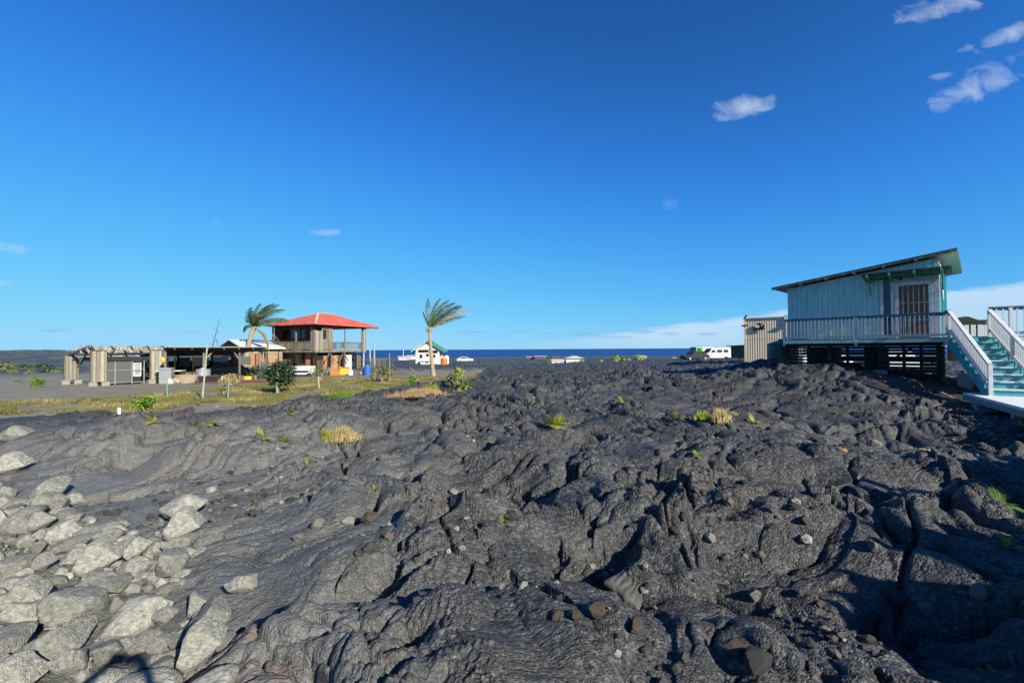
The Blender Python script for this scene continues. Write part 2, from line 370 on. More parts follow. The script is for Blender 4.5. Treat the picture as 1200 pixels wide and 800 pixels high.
def terrain(X,Y,full=True):
    X=np.asarray(X,float);Y=np.asarray(Y,float)
    r=np.hypot(X,Y)
    z=base(X,Y)
    yard=yard_mask(X,Y); lava=1-yard
    # domain warp
    wx=X+0.55*fbm(X/2.2,Y/2.2,11,3)+0.9*noise(X/7,Y/7,3); wy=Y+0.55*fbm(X/2.2+9,Y/2.2,12,3)+0.9*noise(X/7+4,Y/7,4)
    h=np.zeros_like(z)
    mc=ss(7.5,4.5,np.hypot((X-8.6)*0.8,(Y-12.0)*0.85))+ss(4.2,2.8,np.hypot(X-6,Y-16.5))*0.8
    mc=np.clip(mc,0,1)*ss(-0.7,-0.1,noise(X/2.1,Y/2.1,20))
    h+=0.22*fbm(X/7,Y/7,21,3)*(0.5+0.5*ss(4,10,r))
    for D in DOMES: 
        wxx=X+0.18*noise(X/0.9,Y/0.9,61); wyy=Y+0.18*noise(X/0.9+3,Y/0.9,62)
        h+=dome(wxx,wyy,*D)*(0.34+0.21*ss(4,9,r))
    for (cx,cy,rx,ry,rot,d) in HOLLOWS:
        h-=dome(X+0.12*noise(X/0.5,Y/0.5,63),Y+0.12*noise(X/0.5,Y/0.5,64),cx,cy,rx,ry,rot,d,0.9)*(0.5 if cx>0.2 and cy<7.5 else 0.85)
    # lobes: overlapping bulging toes, several generations piled on one another
    u=wx*0.88+wy*0.47+0.35*noise(X/1.3,Y/1.3,24); v=-wx*0.47+wy*0.88+0.35*noise(X/1.3+5,Y/1.3,25)
    th=1.6*noise(X/5.5,Y/5.5,23)+0.5; ct,st=np.cos(th),np.sin(th)
    def toes(U,V,sx,sy,sd,nl,R_=0.66,spread=0.9,fl=0.1):
        best=np.full(X.shape,-2.0); bi=None
        for i in range(nl):
            a_=0.7*i; ca,sa=math.cos(a_),math.sin(a_)
            uu=(U*ca+V*sa)/sx+3.7*i; vv=(-U*sa+V*ca)/sy+1.9*i
            f1,f2,cx,cy,c=worley(uu,vv,sd+i*13)
            rr=R_*(0.72+0.45*np.modf(c*17.3)[0])
            bulb=np.sqrt(np.clip(1-(f1/rr)**2,0,1))
            hh=np.where(bulb>0,bulb+spread*(c-0.5),-0.5*spread-fl)
            m=hh>best
            dd_=np.hypot((uu-cx)*sx,(vv-cy)*sy)
            ex=(uu-cx)*sx; ey=(vv-cy)*sy
            if bi is None: bi=[c.copy(),ex,ey]
            else: bi=[np.where(m,q,w) for q,w in zip((c,ex,ey),bi)]
            best=np.where(m,hh,best)
        return best,bi
    m1=ss(-0.5,0.25,fbm(X/8,Y/8,50,2)+0.1)
    t1,b1=toes(u,v,2.5,1.6,31,2)
    nf=ss(2.5,8.5,r); h+=0.20*t1*(0.45+0.55*m1)*(0.4+0.6*nf)-0.08
    rgt=ss(-0.9,0.1,X/np.maximum(Y,0.5)); m2=ss(-0.30,0.12,fbm(X/4,Y/4,51,3)+0.30*rgt-0.12)*(1-0.8*mc)
    sc2=1.0; u2=u+0.12*noise(X*1.8,Y*1.8,5); v2=v+0.12*noise(X*1.8,Y*1.8,6)
    t2,b2=toes(u2,v2,0.95,0.60,61,3,0.53,0.9,0.35)
    h+=(0.02+0.205*m2)*t2*(0.5+0.5*nf)
    m3=ss(-0.15,0.22,fbm(X/2.2,Y/2.2,53,3)+0.20*rgt-0.06)*(1-mc)
    u3=u2+0.05*noise(X*4.5,Y*4.5,7); v3=v2+0.05*noise(X*4.5,Y*4.5,8)
    t3,b3=toes(u3,v3,0.36,0.24,97,3,0.50,0.9,0.3)
    h+=0.095*m3*t3*ss(70,35,r)
    f1,f2,cx,cy,c1=worley(wx/3.4,wy/2.6,31)
    crack=np.exp(-((f2-f1)/0.022)**2)*(ss(0.55,0.75,c1))*0.17
    c2=b2[0]
    # tilted slabs: each plate a tilted plane with a broken edge
    s1,s2,sx,sy,c4=worley(wx/0.85+0.3,wy/0.62,47)
    msl=ss(0.26,0.40,fbm(X/3.5+7,Y/3.5,57,2))
    ta=c4*40.0
    tilt=(np.cos(ta)*(wx/0.85+0.3-sx)+np.sin(ta)*(wy/0.62-sy))
    h+=msl*(tilt*0.26+0.10*(np.modf(c4*7.3)[0]-0.5))*ss(0.0,0.05,s2-s1)
    crack=np.maximum(crack,msl*np.exp(-((s2-s1)/0.04)**2)*0.12)
    # ropes: concentric rounded folds, one family per lobe
    cc1=b1[0]; dist=np.hypot(b1[1]-0.9*np.cos(cc1*31.0),b1[2]-0.9*np.sin(cc1*31.0))+0.12*fbm(u*1.7,v*1.7,8,3)+0.02*noise(u*7,v*7,9)
    wl=0.045+0.05*np.modf(cc1*13.7)[0]
    rp=np.abs(np.sin(np.pi*dist/wl))**0.8
    mr=ss(0.35,0.6,np.modf(cc1*5.1)[0]+0.45*noise(X/0.9,Y/0.9,15))*(1-0.8*m2*0.7)
    h+=mr*0.017*rp*(0.6+0.6*noise(X*2.2,Y*2.2,16))*ss(45,18,r)
    # coarse ropes in the trough left of the walkway and around a few mounds
    bx,by=gp(905,500); d2=np.hypot((X-bx)*0.9,(Y-by))+0.45*noise(X/1.6,Y/1.6,18)+0.12*noise(X*1.7,Y*1.7,19)
    h+=mc*(0.055*np.abs(np.sin(np.pi*d2/0.15))**0.8+0.10*np.abs(np.sin(np.pi*d2/0.55)))*(0.75+0.5*noise(X*1.3,Y*1.3,17))
    d3=np.hypot((X-DOMES[4][0])*0.8,(Y-DOMES[4][1]-2.2))+0.1*noise(X,Y,22)
    h+=0.035*np.abs(np.sin(np.pi*d3/0.17))*ss(2.4,1.5,np.hypot((X-DOMES[4][0])/1.2,Y-DOMES[4][1]))
    # wrinkled skin: short warped ridges drawn out across the flow
    wr=0.10*noise(X*2.1,Y*2.1,27); wr2=0.10*noise(X*2.1+7,Y*2.1,26)
    pa=(X+wr)*ct+(Y+wr2)*st; pb=-(X+wr)*st+(Y+wr2)*ct
    mq=ss(-0.15,0.40,fbm(X/1.4+3,Y/1.4,59,3))
    rg=(1-np.abs(noise(pa/0.065,pb/0.125,32)))**2+0.6*(1-np.abs(noise(pa/0.032,pb/0.055,33)))**2
    h+=(0.002+0.020*mq)*rg*ss(22,8,r)
    rg2=(1-np.abs(fbm(pa/0.30,pb/0.75,34,3)))**3
    h+=(0.004+0.024*mq)*rg2*ss(60,25,r)
    h+=0.013*fbm(X/0.30,Y/0.30,28,4,0.6)*ss(60,20,r)
    h+=0.10*fbm(X/9,Y/9,29,3)*ss(40,90,r)+0.30*fbm(X/3.0,Y/3.0,30,4,0.65)*ss(30,80,r)+0.9*fbm(X/18,Y/30,35,4,0.6)*ss(100,250,r)
    h-=crack*ss(60,25,r)*(0.35+0.65*nf)
    hp_=ss(0.2,-0.5,(X+1.35+0.25*(Y-2))+0.3*noise(X,Y,94))*ss(6.8,5.2,Y+0.2*X)*ss(60,5,r)
    h=h*(1-0.65*hp_)
    # unseen lava bank added right of the frame, shaped to cast the corner shadow
    w=0.35*noise(X/0.7,Y/0.7,71)
    tt=np.clip(((X-4.8)*2.3+(Y-0.9)*2.2)/(2.3**2+2.2**2),0,1.5)
    dd=np.hypot(X-(4.8+2.3*tt),Y-(0.9+2.2*tt))+w*0.6
    bank=(1.95-0.45*np.clip(tt,0,1))*ss(1.45,0.25,dd)*(0.8+0.35*noise(X/0.55,Y/0.55,72)+0.2*noise(X/0.2,Y/0.2,73))
    hl=h*lava
    # flat spot where the photographer stands, calm ground in the yard
    near=ss(1.9,0.9,r)
    hl=hl*(1-near)
    z=z+hl+bank*(1-near)
    z=z+yard*(0.05*fbm(X/4,Y/4,81,3)+0.012*fbm(X/0.5,Y/0.5,82,3)*ss(50,20,r))
    # calmer lava under the built things on the right
    lx=(X-16.2)*0.683-(Y-16.25)*0.730; ly=(X-16.2)*0.730+(Y-16.25)*0.683
    calm=ss(1.0,0.0,np.hypot(np.maximum(np.abs(lx+2.6)-3.0,0),np.maximum(np.abs(ly-4.4)-4.2,0)))
    z=np.where(calm>0,z*(1-calm)+calm*(base(X,Y)-0.12+0.35*h),z)
    # keep the ground below the walkway and the stairs
    wx_=(X-13.6)*0.845-(Y-12.4)*0.535; wy_=(X-13.6)*0.535+(Y-12.4)*0.845
    m=ss(0.5,0.0,np.hypot(np.maximum(np.abs(wx_-0.9)-1.35,0),np.maximum(np.abs(wy_+0.2)-4.4,0)))
    z=z*(1-m)+np.minimum(z,-1.72+0.06*noise(X*2,Y*2,93)+0.0*X)*m
    if not full: return z
    # albedo fields; pale: dusted lava, with the left's sun brightness painted in
    px=X/np.maximum(Y,0.5)
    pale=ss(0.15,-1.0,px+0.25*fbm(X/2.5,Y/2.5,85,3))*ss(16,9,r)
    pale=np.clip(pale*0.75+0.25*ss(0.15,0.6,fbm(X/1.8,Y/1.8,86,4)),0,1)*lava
    rust=ss(0.12,0.42,fbm(X/1.7+5,Y/1.7,87,4))*(0.35+0.65*ss(-0.2,-0.6,px))*lava
    rust=np.maximum(rust,msl*0.55*lava*ss(0.3,0.8,c4))
    return z,yard,pale,rust
GRID=None
def terrain_z(X,Y):
    rs,fa,G=GRID; r=np.clip(np.hypot(X,Y),rs[0],rs[-1]*.999); a=np.clip(np.arctan2(X,Y),fa[0],fa[-1]*.9999)
    i=np.clip(np.searchsorted(rs,r)-1,0,len(rs)-2); j=np.clip(np.searchsorted(fa,a)-1,0,len(fa)-2)
    t=(r-rs[i])/(rs[i+1]-rs[i]); s=(a-fa[j])/(fa[j+1]-fa[j])
    return (G[i,j]*(1-s)+G[i,j+1]*s)*(1-t)+(G[i+1,j]*(1-s)+G[i+1,j+1]*s)*t
def Z(x,y):
    if abs(math.atan2(x,y))<R(62) and math.hypot(x,y)>.3: return float(terrain_z(np.array([x]),np.array([y]))[0])
    return float(terrain(np.array([x]),np.array([y]),False)[0])

def in_poly(X,Y,poly):
    c=np.zeros(X.shape,bool); n=len(poly); j=n-1
    for i in range(n):
        xi,yi=poly[i];xj,yj=poly[j]
        c^=((yi>Y)!=(yj>Y))&(X<(xj-xi)*(Y-yi)/(yj-yi+1e-12)+xi); j=i
    return c
GP=[gp(*p,z=-2.15) for p in [(90,486),(200,486),(300,482),(380,474),(450,462),(530,452),(560,444),(548,438),(440,440),(380,441),(300,449),(240,455),(160,463),(60,469),(-60,470),(-90,486),(20,488)]]
def grassiness(X,Y):
    ins=in_poly(X+0.8*noise(X/2,Y/2,101),Y+1.4*noise(X/3,Y/3,102),GP).astype(float)
    return ins*ss(-0.35,0.25,fbm(X/2.2,Y/3.0,103,4))

def build_ground():
    md=np.linspace(R(54),R(75),70)[1:]; fa=np.concatenate([-md[::-1],np.linspace(-R(54),R(54),FINE_A),md]); back=np.linspace(R(75),2*np.pi-R(75),80)[1:-1]
    ang=np.concatenate([fa,back]); na=len(ang)
    rs=[0.25,0.6,1.0,1.4,1.8,2.1,2.3]; r=2.3
    while r<900:
        q=np.interp(r,[2.3,6,12,30,60,150,900],[0.0036,0.0042,0.0052,0.0085,0.014,0.02,0.03])*RQ
        r*=1+q; rs.append(r)
    rs=np.array(rs); nr=len(rs)
    A,Rr=np.meshgrid(ang,rs)
    global GRID
    X=(Rr*np.sin(A)).ravel();Y=(Rr*np.cos(A)).ravel()
    Zz=np.empty_like(X);yd=np.empty_like(X);pl=np.empty_like(X);ru=np.empty_like(X)
    for s in range(0,len(X),200000):
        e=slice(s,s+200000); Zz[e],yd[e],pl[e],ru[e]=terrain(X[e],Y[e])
    gr=grassiness(X,Y)
    GRID=(rs,fa,Zz.reshape(nr,na)[:,:len(fa)].copy())
    X=np.append(X,0);Y=np.append(Y,0);Zz=np.append(Zz,-2.0)
    yd,pl,ru,gr=[np.append(q,0) for q in (yd,pl,ru,gr)]
    co=np.stack([X,Y,Zz],1).astype(np.float32)
    i=np.arange(nr-1)[:,None]; k=np.arange(na)[None,:]; k2=(k+1)%na
    q=np.stack([i*na+k,(i+1)*na+k,(i+1)*na+k2,i*na+k2],-1).reshape(-1,4)
    c=np.full((na,),nr*na); kk=np.arange(na); tri=np.stack([c,kk,(kk+1)%na],1)
    me=bpy.data.meshes.new("lava_ground")
    me.vertices.add(len(co)); me.vertices.foreach_set('co',co.ravel())
    nl=q.size+tri.size; me.loops.add(nl); me.loops.foreach_set('vertex_index',np.concatenate([q.ravel(),tri.ravel()]).astype(np.int32))
    nf=len(q)+len(tri); me.polygons.add(nf)
    st=np.concatenate([np.arange(len(q))*4,len(q)*4+np.arange(len(tri))*3]).astype(np.int32)
    me.polygons.foreach_set('loop_start',st)
    me.polygons.foreach_set('use_smooth',np.ones(nf,bool))
    me.update(calc_edges=True)
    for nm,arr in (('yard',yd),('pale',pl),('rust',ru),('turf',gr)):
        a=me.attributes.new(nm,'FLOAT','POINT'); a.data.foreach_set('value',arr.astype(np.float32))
    o=link('ground',me); o['kind']='structure'; o['label']='black pahoehoe lava field with a flat cinder yard on the left'
    m=bpy.data.materials.new('lava'); m.use_nodes=True; nt=m.node_tree; L=nt.links.new; b=nt.nodes['Principled BSDF']
    geo=N(nt,'ShaderNodeNewGeometry'); P=geo.outputs['Position']
    def at_(n): a=N(nt,'ShaderNodeAttribute'); a.attribute_name=n; return a.outputs['Fac']
    def nz(sc,det=6,ro=0.6,dist=0.0):
        n=N(nt,'ShaderNodeTexNoise'); n.inputs['Scale'].default_value=sc; n.inputs['Detail'].default_value=det; n.inputs['Roughness'].default_value=ro; n.inputs['Distortion'].default_value=dist; L(P,n.inputs['Vector']); return n.outputs['Fac']
    def mr(x,a,bb,c=0,d=1):
        n=N(nt,'ShaderNodeMapRange'); n.inputs[1].default_value=a;n.inputs[2].default_value=bb;n.inputs[3].default_value=c;n.inputs[4].default_value=d; L(x,n.inputs[0]); return n.outputs[0]
    def mix(f,a,bb):
        n=N(nt,'ShaderNodeMix',data_type='RGBA')
        for s_,v_ in (('Factor',f),('A',a),('B',bb)):
            if isinstance(v_,(tuple,float)): n.inputs[s_].default_value=v_
            else: L(v_,n.inputs[s_])
        return n.outputs['Result']
    c=mix(mr(nz(2.3,8,0.65),0.3,0.7),LAVA_A,LAVA_B)
    c=mix(M_(nt,'MULTIPLY',mr(nz(26,5,0.7),0.5,0.72),0.55),c,LAVA_GLINT)  # pale speckles paint glints and silvery sheen into the colour
    c=mix(M_(nt,'MULTIPLY',mr(nz(75,3,0.8),0.56,0.72),0.5),c,LAVA_GLINT)
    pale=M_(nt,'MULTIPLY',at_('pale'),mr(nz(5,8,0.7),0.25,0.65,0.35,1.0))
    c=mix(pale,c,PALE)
    rf=M_(nt,'MULTIPLY',at_('rust'),mr(nz(3.2,7,0.7),0.42,0.68))
    c=mix(M_(nt,'MULTIPLY',rf,0.7),c,(0.13,0.083,0.068,1))
    # cinder yard
    yc=mix(mr(nz(0.9,6,0.6),0.3,0.7),(0.135,0.122,0.09,1),(0.225,0.20,0.14,1))
    yc=mix(mr(nz(30,3,0.7),0.55,0.8),yc,(0.25,0.23,0.21,1))
    yc=mix(M_(nt,'MULTIPLY',at_('turf'),mr(nz(1.7,5,0.7),0.25,0.5)),yc,(0.215,0.20,0.065,1))
    c=mix(at_('yard'),c,yc)
    # sparse lichen and dry grass tint in the distance
    sx=N(nt,'ShaderNodeSeparateXYZ'); L(P,sx.inputs[0])
    far=M_(nt,'MULTIPLY',mr(sx.outputs[1],45,120),mr(nz(0.06,5,0.6),0.52,0.62))
    c=mix(M_(nt,'MULTIPLY',far,0.45),c,(0.13,0.14,0.05,1))
    c=mix(M_(nt,'MULTIPLY',mr(sx.outputs[1],150,600),0.25),c,(0.10,0.11,0.05,1))
    c=mix(M_(nt,'MULTIPLY',mr(sx.outputs[0],-50,-80),M_(nt,'MULTIPLY',mr(nz(0.10,6,0.65),0.46,0.60),0.6)),c,(0.12,0.14,0.04,1))
    L(c,b.inputs['Base Color'])
    L(mr(nz(9,4),0.3,0.7,0.42,0.66),b.inputs['Roughness']); L(mr(at_('yard'),0,1,0.36,0.05),b.inputs['Specular IOR Level'])
    wv=N(nt,'ShaderNodeTexNoise'); wv.inputs['Scale'].default_value=0.9; wv.inputs['Detail'].default_value=2; L(P,wv.inputs['Vector'])
    vm=N(nt,'ShaderNodeVectorMath',operation='MULTIPLY_ADD'); L(wv.outputs['Color'],vm.inputs[0]); vm.inputs[1].default_value=(0.9,0.9,0.2); L(P,vm.inputs[2])
    mpn=N(nt,'ShaderNodeMapping'); mpn.inputs['Scale'].default_value=(1,1.7,1.3); mpn.inputs['Rotation'].default_value=(0,0,0.6); L(vm.outputs[0],mpn.inputs[0])
    n1=N(nt,'ShaderNodeTexNoise'); n1.noise_type='RIDGED_MULTIFRACTAL'; n1.inputs['Scale'].default_value=9; n1.inputs['Detail'].default_value=5; n1.inputs['Roughness'].default_value=0.6; n1.normalize=True; L(mpn.outputs[0],n1.inputs['Vector'])
    n3=N(nt,'ShaderNodeTexNoise'); n3.inputs['Scale'].default_value=55; n3.inputs['Detail'].default_value=4; n3.inputs['Roughness'].default_value=0.7; L(P,n3.inputs['Vector'])
    v3=N(nt,'ShaderNodeTexVoronoi'); v3.inputs['Scale'].default_value=42; L(mpn.outputs[0],v3.inputs['Vector'])
    v4=N(nt,'ShaderNodeTexVoronoi'); v4.inputs['Scale'].default_value=16; L(vm.outputs[0],v4.inputs['Vector'])
    ad=M_(nt,'ADD',M_(nt,'MULTIPLY',n1.outputs['Fac'],0.8),M_(nt,'MULTIPLY',n3.outputs['Fac'],0.55))
    ad=M_(nt,'SUBTRACT',ad,M_(nt,'MULTIPLY',M_(nt,'POWER',v3.outputs['Distance'],2.0),0.5))
    ad=M_(nt,'SUBTRACT',ad,M_(nt,'MULTIPLY',v4.outputs['Distance'],0.5))
    ad=M_(nt,'MULTIPLY',ad,mr(at_('yard'),0,1,1.0,0.3))
    bp=N(nt,'ShaderNodeBump'); bp.inputs['Strength'].default_value=1; bp.inputs['Distance'].default_value=0.022; L(ad,bp.inputs['Height']); L(bp.outputs[0],b.inputs['Normal'])
    me.materials.append(m)
    return o
FINE_A=1080; RQ=0.82
LAVA_A=(0.009,0.0095,0.0095,1); LAVA_B=(0.042,0.044,0.044,1); LAVA_GLINT=(0.25,0.25,0.24,1); PALE=(0.185,0.188,0.172,1)
build_ground()

# ------------------------------------------------------------------ sea
def build_sea():
    me=bpy.data.meshes.new('sea'); 
    xs=np.linspace(-60000,60000,60); ys=np.concatenate([np.linspace(-3000,3000,13),np.geomspace(3600,70000,20)])
    v=[(x,y,-12.0) for y in ys for x in xs]; n=len(xs)
    f=[(j*n+i,j*n+i+1,(j+1)*n+i+1,(j+1)*n+i) for j in range(len(ys)-1) for i in range(n-1)]
    me.from_pydata(v,[],f); o=link('sea',me); o['kind']='structure'
    m=bpy.data.materials.new('sea_water'); m.use_nodes=True; nt=m.node_tree; b=nt.nodes['Principled BSDF']; L=nt.links.new
    geo=N(nt,'ShaderNodeNewGeometry'); mp=N(nt,'ShaderNodeMapping'); mp.inputs['Scale'].default_value=(0.25,1,1); L(geo.outputs['Position'],mp.inputs[0])
    n_=N(nt,'ShaderNodeTexNoise'); n_.inputs['Scale'].default_value=0.02; n_.inputs['Detail'].default_value=8; L(mp.outputs[0],n_.inputs['Vector'])
    mx=N(nt,'ShaderNodeMix',data_type='RGBA'); L(n_.outputs['Fac'],mx.inputs['Factor']); mx.inputs['A'].default_value=(0.008,0.048,0.17,1); mx.inputs['B'].default_value=(0.011,0.064,0.22,1); L(mx.outputs['Result'],b.inputs['Base Color'])
    b.inputs['Roughness'].default_value=0.6; b.inputs['Specular IOR Level'].default_value=0.12
    me.materials.append(m)
build_sea()
# ------------------------------------------------------------------ blue house on posts (right)
D0=Vector((16.2,16.25,0.35)); rzH=math.atan2(-0.730,0.683)
house=thing('beach_house',D0,rzH,'teal board and batten cabin on posts with sloping metal roof and white railed deck','house')
rH=Vector((0.683,-0.730,0)); dH=Vector((0.730,0.683,0))
def hl(p): # world -> house local
    q=Vector(p)-D0; return Vector((q.dot(rH),q.dot(dH),q.z))
def hw(x,y,z=0): return D0+rH*x+dH*y+Vector((0,0,z))
SL=0.135
def rz_(x): return 3.34+SL*(x+0.23)
xa,xb,ya,yb=-5.40,-0.23,1.2,8.4
# walls: front and rear gable shapes, sides; battens included
w=MB()
pf=[(xa,-0.02),(xb,-0.02),(xb,rz_(xb)-.16),(xa,rz_(xa)-.16)]
w.prism(pf,ya,ya+.1); w.prism(pf,yb-.1,yb)
w.box(xa,xa+.1,ya+.1,yb-.1,-.02,rz_(xa)-.17)
x=xa+0.02
front=MB()
while x<xb-0.1:
    if not(-2.02<x<-1.50 or -1.52<x<-0.36): w.box(x,x+.05,ya-.04,ya,0.0,rz_(x)-.17,mi=1)
    else: w.box(x,x+.05,ya-.04,ya,2.62,rz_(x)-.17,mi=1)
    x+=0.405
y=ya+.3
while y<yb: w.box(xa-.022,xa,y,y+.05,0,rz_(xa)-.19); y+=.41
w.build('wall',['teal_wall','teal_batten'],house)
sw=MB(); sw.box(xb-.1,xb-.003,ya+.1,yb-.1,-.02,rz_(xb)-.19)
y=ya+.45
while y<yb-.2: sw.box(xb-.003,xb+.022,y,y+.05,0,rz_(xb)-.19); y+=.41
o=sw.build('wall','turquoise',house); o['label']='sunlit bright turquoise side wall'
ct=MB(); ct.box(xa-.03,xa+.07,ya-.03,ya-.002,0,rz_(xa)-.18); ct.build('corner_trim','white_paint',house)
ct=MB(); ct.box(xb-.09,xb+.035,ya-.03,ya-.002,0,rz_(xb)-.18); ct.box(xb+.003,xb+.03,ya+.0,ya+.11,0,rz_(xb)-.19)
for t in (.3,): ct.box(xb+.026,xb+.045,ya+t,ya+t+.12,0,rz_(xb)-.25)
ct.build('corner_trim','white_paint',house)
gb=MB(); gb.prism([(ya+.15,2.95),(ya+1.6,2.95),(ya+2.6,1.6),(ya+.9,2.3)],xb+.05,xb+.075,axis='x'); gb.build('wall_bracket','white_paint',house)
# roof: corrugated sheet
def corr(x0,x1,y0,y1,zf,amp,wl,th,name,m,parent,along='x',smooth=True):
    # corrugations run along x (ridges parallel to x), profile across y
    n=int((y1-y0)/wl*6); ys=[y0+(y1-y0)*i/n for i in range(n+1)]; b=MB(); vs=[]
    for t in (0,-th):
        for X_ in (x0,x1):
            for yy in ys: vs.append((X_,yy,zf(X_)+t+amp*math.cos(2*math.pi*(yy-y0)/wl)))
    m_=n+1; fs=[]
    for i in range(n):
        fs+=[(i,i+1,m_+i+1,m_+i),(2*m_+i,3*m_+i,3*m_+i+1,2*m_+i+1),(i,2*m_+i,2*m_+i+1,i+1),(m_+i,m_+i+1,3*m_+i+1,3*m_+i)]
    fs+=[(0,m_,3*m_,2*m_),(n,2*m_+n,3*m_+n,m_+n)]
    b.add(vs,fs); return b.build(name,m,parent,smooth=False)
roof=corr(-6.02,0.35,0.8,8.8,rz_,0.012,0.076,0.012,'roof','metal_roof',house)
sf=MB(); 
vs=[]
for X_ in (-6.0,0.33):
    vs+=[(X_,.83,rz_(X_)-.035),(X_,8.77,rz_(X_)-.035),(X_,8.77,rz_(X_)-.055),(X_,.83,rz_(X_)-.055)]
sf.add(vs,[(0,1,2,3),(4,7,6,5),(0,4,5,1),(1,5,6,2),(2,6,7,3),(3,7,4,0)]); sf.build('soffit','soffit',roof)
for i in range(7):
    raf=MB()
    X_=-5.85+i*1.0; raf.box(X_-.02,X_+.05,.78,ya-.025,rz_(X_)-.15,rz_(X_)-.058); raf.build('rafter_tail','galvanised',roof)
fb=MB(); fb.beam((-6.0,.80,rz_(-6.0)-.09),(.33,.80,rz_(.33)-.09),.03,.07); fb.build('barge_board','grey_wood',roof)
# awning over the door
aw=thing('awning',(0,0,0)); aw.parent=house
n=44; b=MB(); vs=[]
for t in (0,-.012):
    for (yy,zz) in ((.22,2.70),(1.17,2.50)):
        for i in range(n*1+1):
            X_=-2.49+2.68*i/n; vs.append((X_,yy,zz+t+.012*math.cos(math.pi*i)+.02*0))
m_=n+1; fs=[]
for i in range(n): fs+=[(i,i+1,m_+i+1,m_+i),(2*m_+i,3*m_+i,3*m_+i+1,2*m_+i+1),(i,2*m_+i,2*m_+i+1,i+1),(m_+i,m_+i+1,3*m_+i+1,3*m_+i)]
b.add(vs,fs); b.build('awning_sheet','teal_dark',aw)
for X_ in (-2.30,-1.60,-.85,-.08):
    k=MB(); k.beam((X_,1.16,2.41),(X_,.20,2.60),.07,.11); k.beam((X_,1.15,1.9),(X_,.55,2.46),.05,.06) if X_ in(-2.30,-.08) else None; k.build('bracket','teal_trim',aw)
bb=MB(); bb.beam((-2.45,.60,2.575),(.12,.60,2.575),.04,.05); bb.build('beam','teal_trim',aw)
# window
wd=MB(); x0,x1=-1.99,-1.55
wd.box(x0,x0+.10,ya-.05,ya-.002,.05,2.5); wd.box(x1-.10,x1,ya-.05,ya-.002,.05,2.5); wd.box(x0-.02,x1+.02,ya-.06,ya-.002,2.5,2.6); wd.box(x0+.1,x1-.1,ya-.05,ya-.002,.05,.15)
wf=wd.build('window','white_paint',house)
pn=MB(); pn.box(x0+.1,x1-.1,ya-.02,ya-.003,.15,2.5); pn.build('pane','dark_glass',wf)
# door with white bars over brown boards
dr=MB(); dr.box(-1.40,-.50,ya-.035,ya-.004,.05,2.16); door=dr.build('door','door_brown',house)
df=MB(); df.box(-1.52,-1.40,ya-.06,ya-.003,0,2.18); df.box(-.50,-.385,ya-.06,ya-.003,0,2.18); df.box(-1.56,-.34,ya-.07,ya-.003,2.18,2.30); df.build('door_frame','white_paint',door)
ds=MB()
for X_ in (-1.27,-1.11,-.95,-.79,-.63): ds.box(X_-.014,X_+.014,ya-.062,ya-.04,.05,2.16)
for z in (.75,1.45): ds.box(-1.40,-.50,ya-.060,ya-.041,z-.013,z+.013)
ds.build('door_bars','soffit',door)
kn=MB(); kn.tube([(-.90,ya-.062,1.0),(-.90,ya-.12,1.0)],[.035,.045],8); kn.build('door_handle','white_metal',door)
pl=MB(); pl.tube([(-.98,ya-.10,2.62),(-.98,ya-.10,2.52)],[.10,.12],12); pl.tube([(-.98,ya-.10,2.519),(-.98,ya-.10,2.43)],[.07,.05],10); pl.build('porch_light','cushion_sand',house)
sc_=MB(); sc_.box(-1.36,-1.29,ya-.10,ya-.003,2.42,2.50); sc_.tube([(-1.325,ya-.12,2.46),(-1.325,ya-.101,2.46)],.03,8); sc_.build('security_camera','black_paint',house)
# deck
sL0=Vector((15.5,15.4,.35)); sB=Vector((13.6,12.4,-1.4)); sd=Vector((1.9,3.0,0)).normalized(); se=Vector((sd.y,-sd.x,0))
sR0=sL0+se*0.98
farR=sR0+se*4.2
pts=[hl(hw(-5.3,0)),hl(hw(-.12,0)),hl(sL0),hl(sR0),hl(farR),hl(farR+sd*4),hl(hw(3.2,6.2)),Vector((-.225,6.2,0)),Vector((-.225,1.19,0)),Vector((-5.3,1.19,0))]
dk=MB(); dk.prism([(p.x,p.y) for p in pts],-.04,0.0,axis='z'); dk.build('deck_floor','cushion_sand',house)
rim=MB()
for a,c in ((0,1),(1,2),(3,4)):
    rim.beam(pts[a]+Vector((0,0,-.11)),pts[c]+Vector((0,0,-.11)),.05,.13)
rim.build('rim_joist','teal_wall',house)
# house floor and joists in the shade
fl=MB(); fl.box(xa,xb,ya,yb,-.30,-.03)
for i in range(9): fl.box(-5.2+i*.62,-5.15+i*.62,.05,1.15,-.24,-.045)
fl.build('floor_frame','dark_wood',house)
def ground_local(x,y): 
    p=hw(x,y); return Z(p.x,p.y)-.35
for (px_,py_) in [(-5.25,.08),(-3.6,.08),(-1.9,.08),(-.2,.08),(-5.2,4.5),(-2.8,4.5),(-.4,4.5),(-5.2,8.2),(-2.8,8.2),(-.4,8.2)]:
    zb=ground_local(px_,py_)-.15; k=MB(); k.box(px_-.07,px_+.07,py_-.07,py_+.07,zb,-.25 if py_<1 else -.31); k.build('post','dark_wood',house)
    if abs(px_+1.9)<.01 and py_<1: k2=MB(); k2.box(px_-.2,px_+.2,py_-.2,py_+.2,zb-.1,zb+.32); k2.build('pier_block','cinder_block',house)
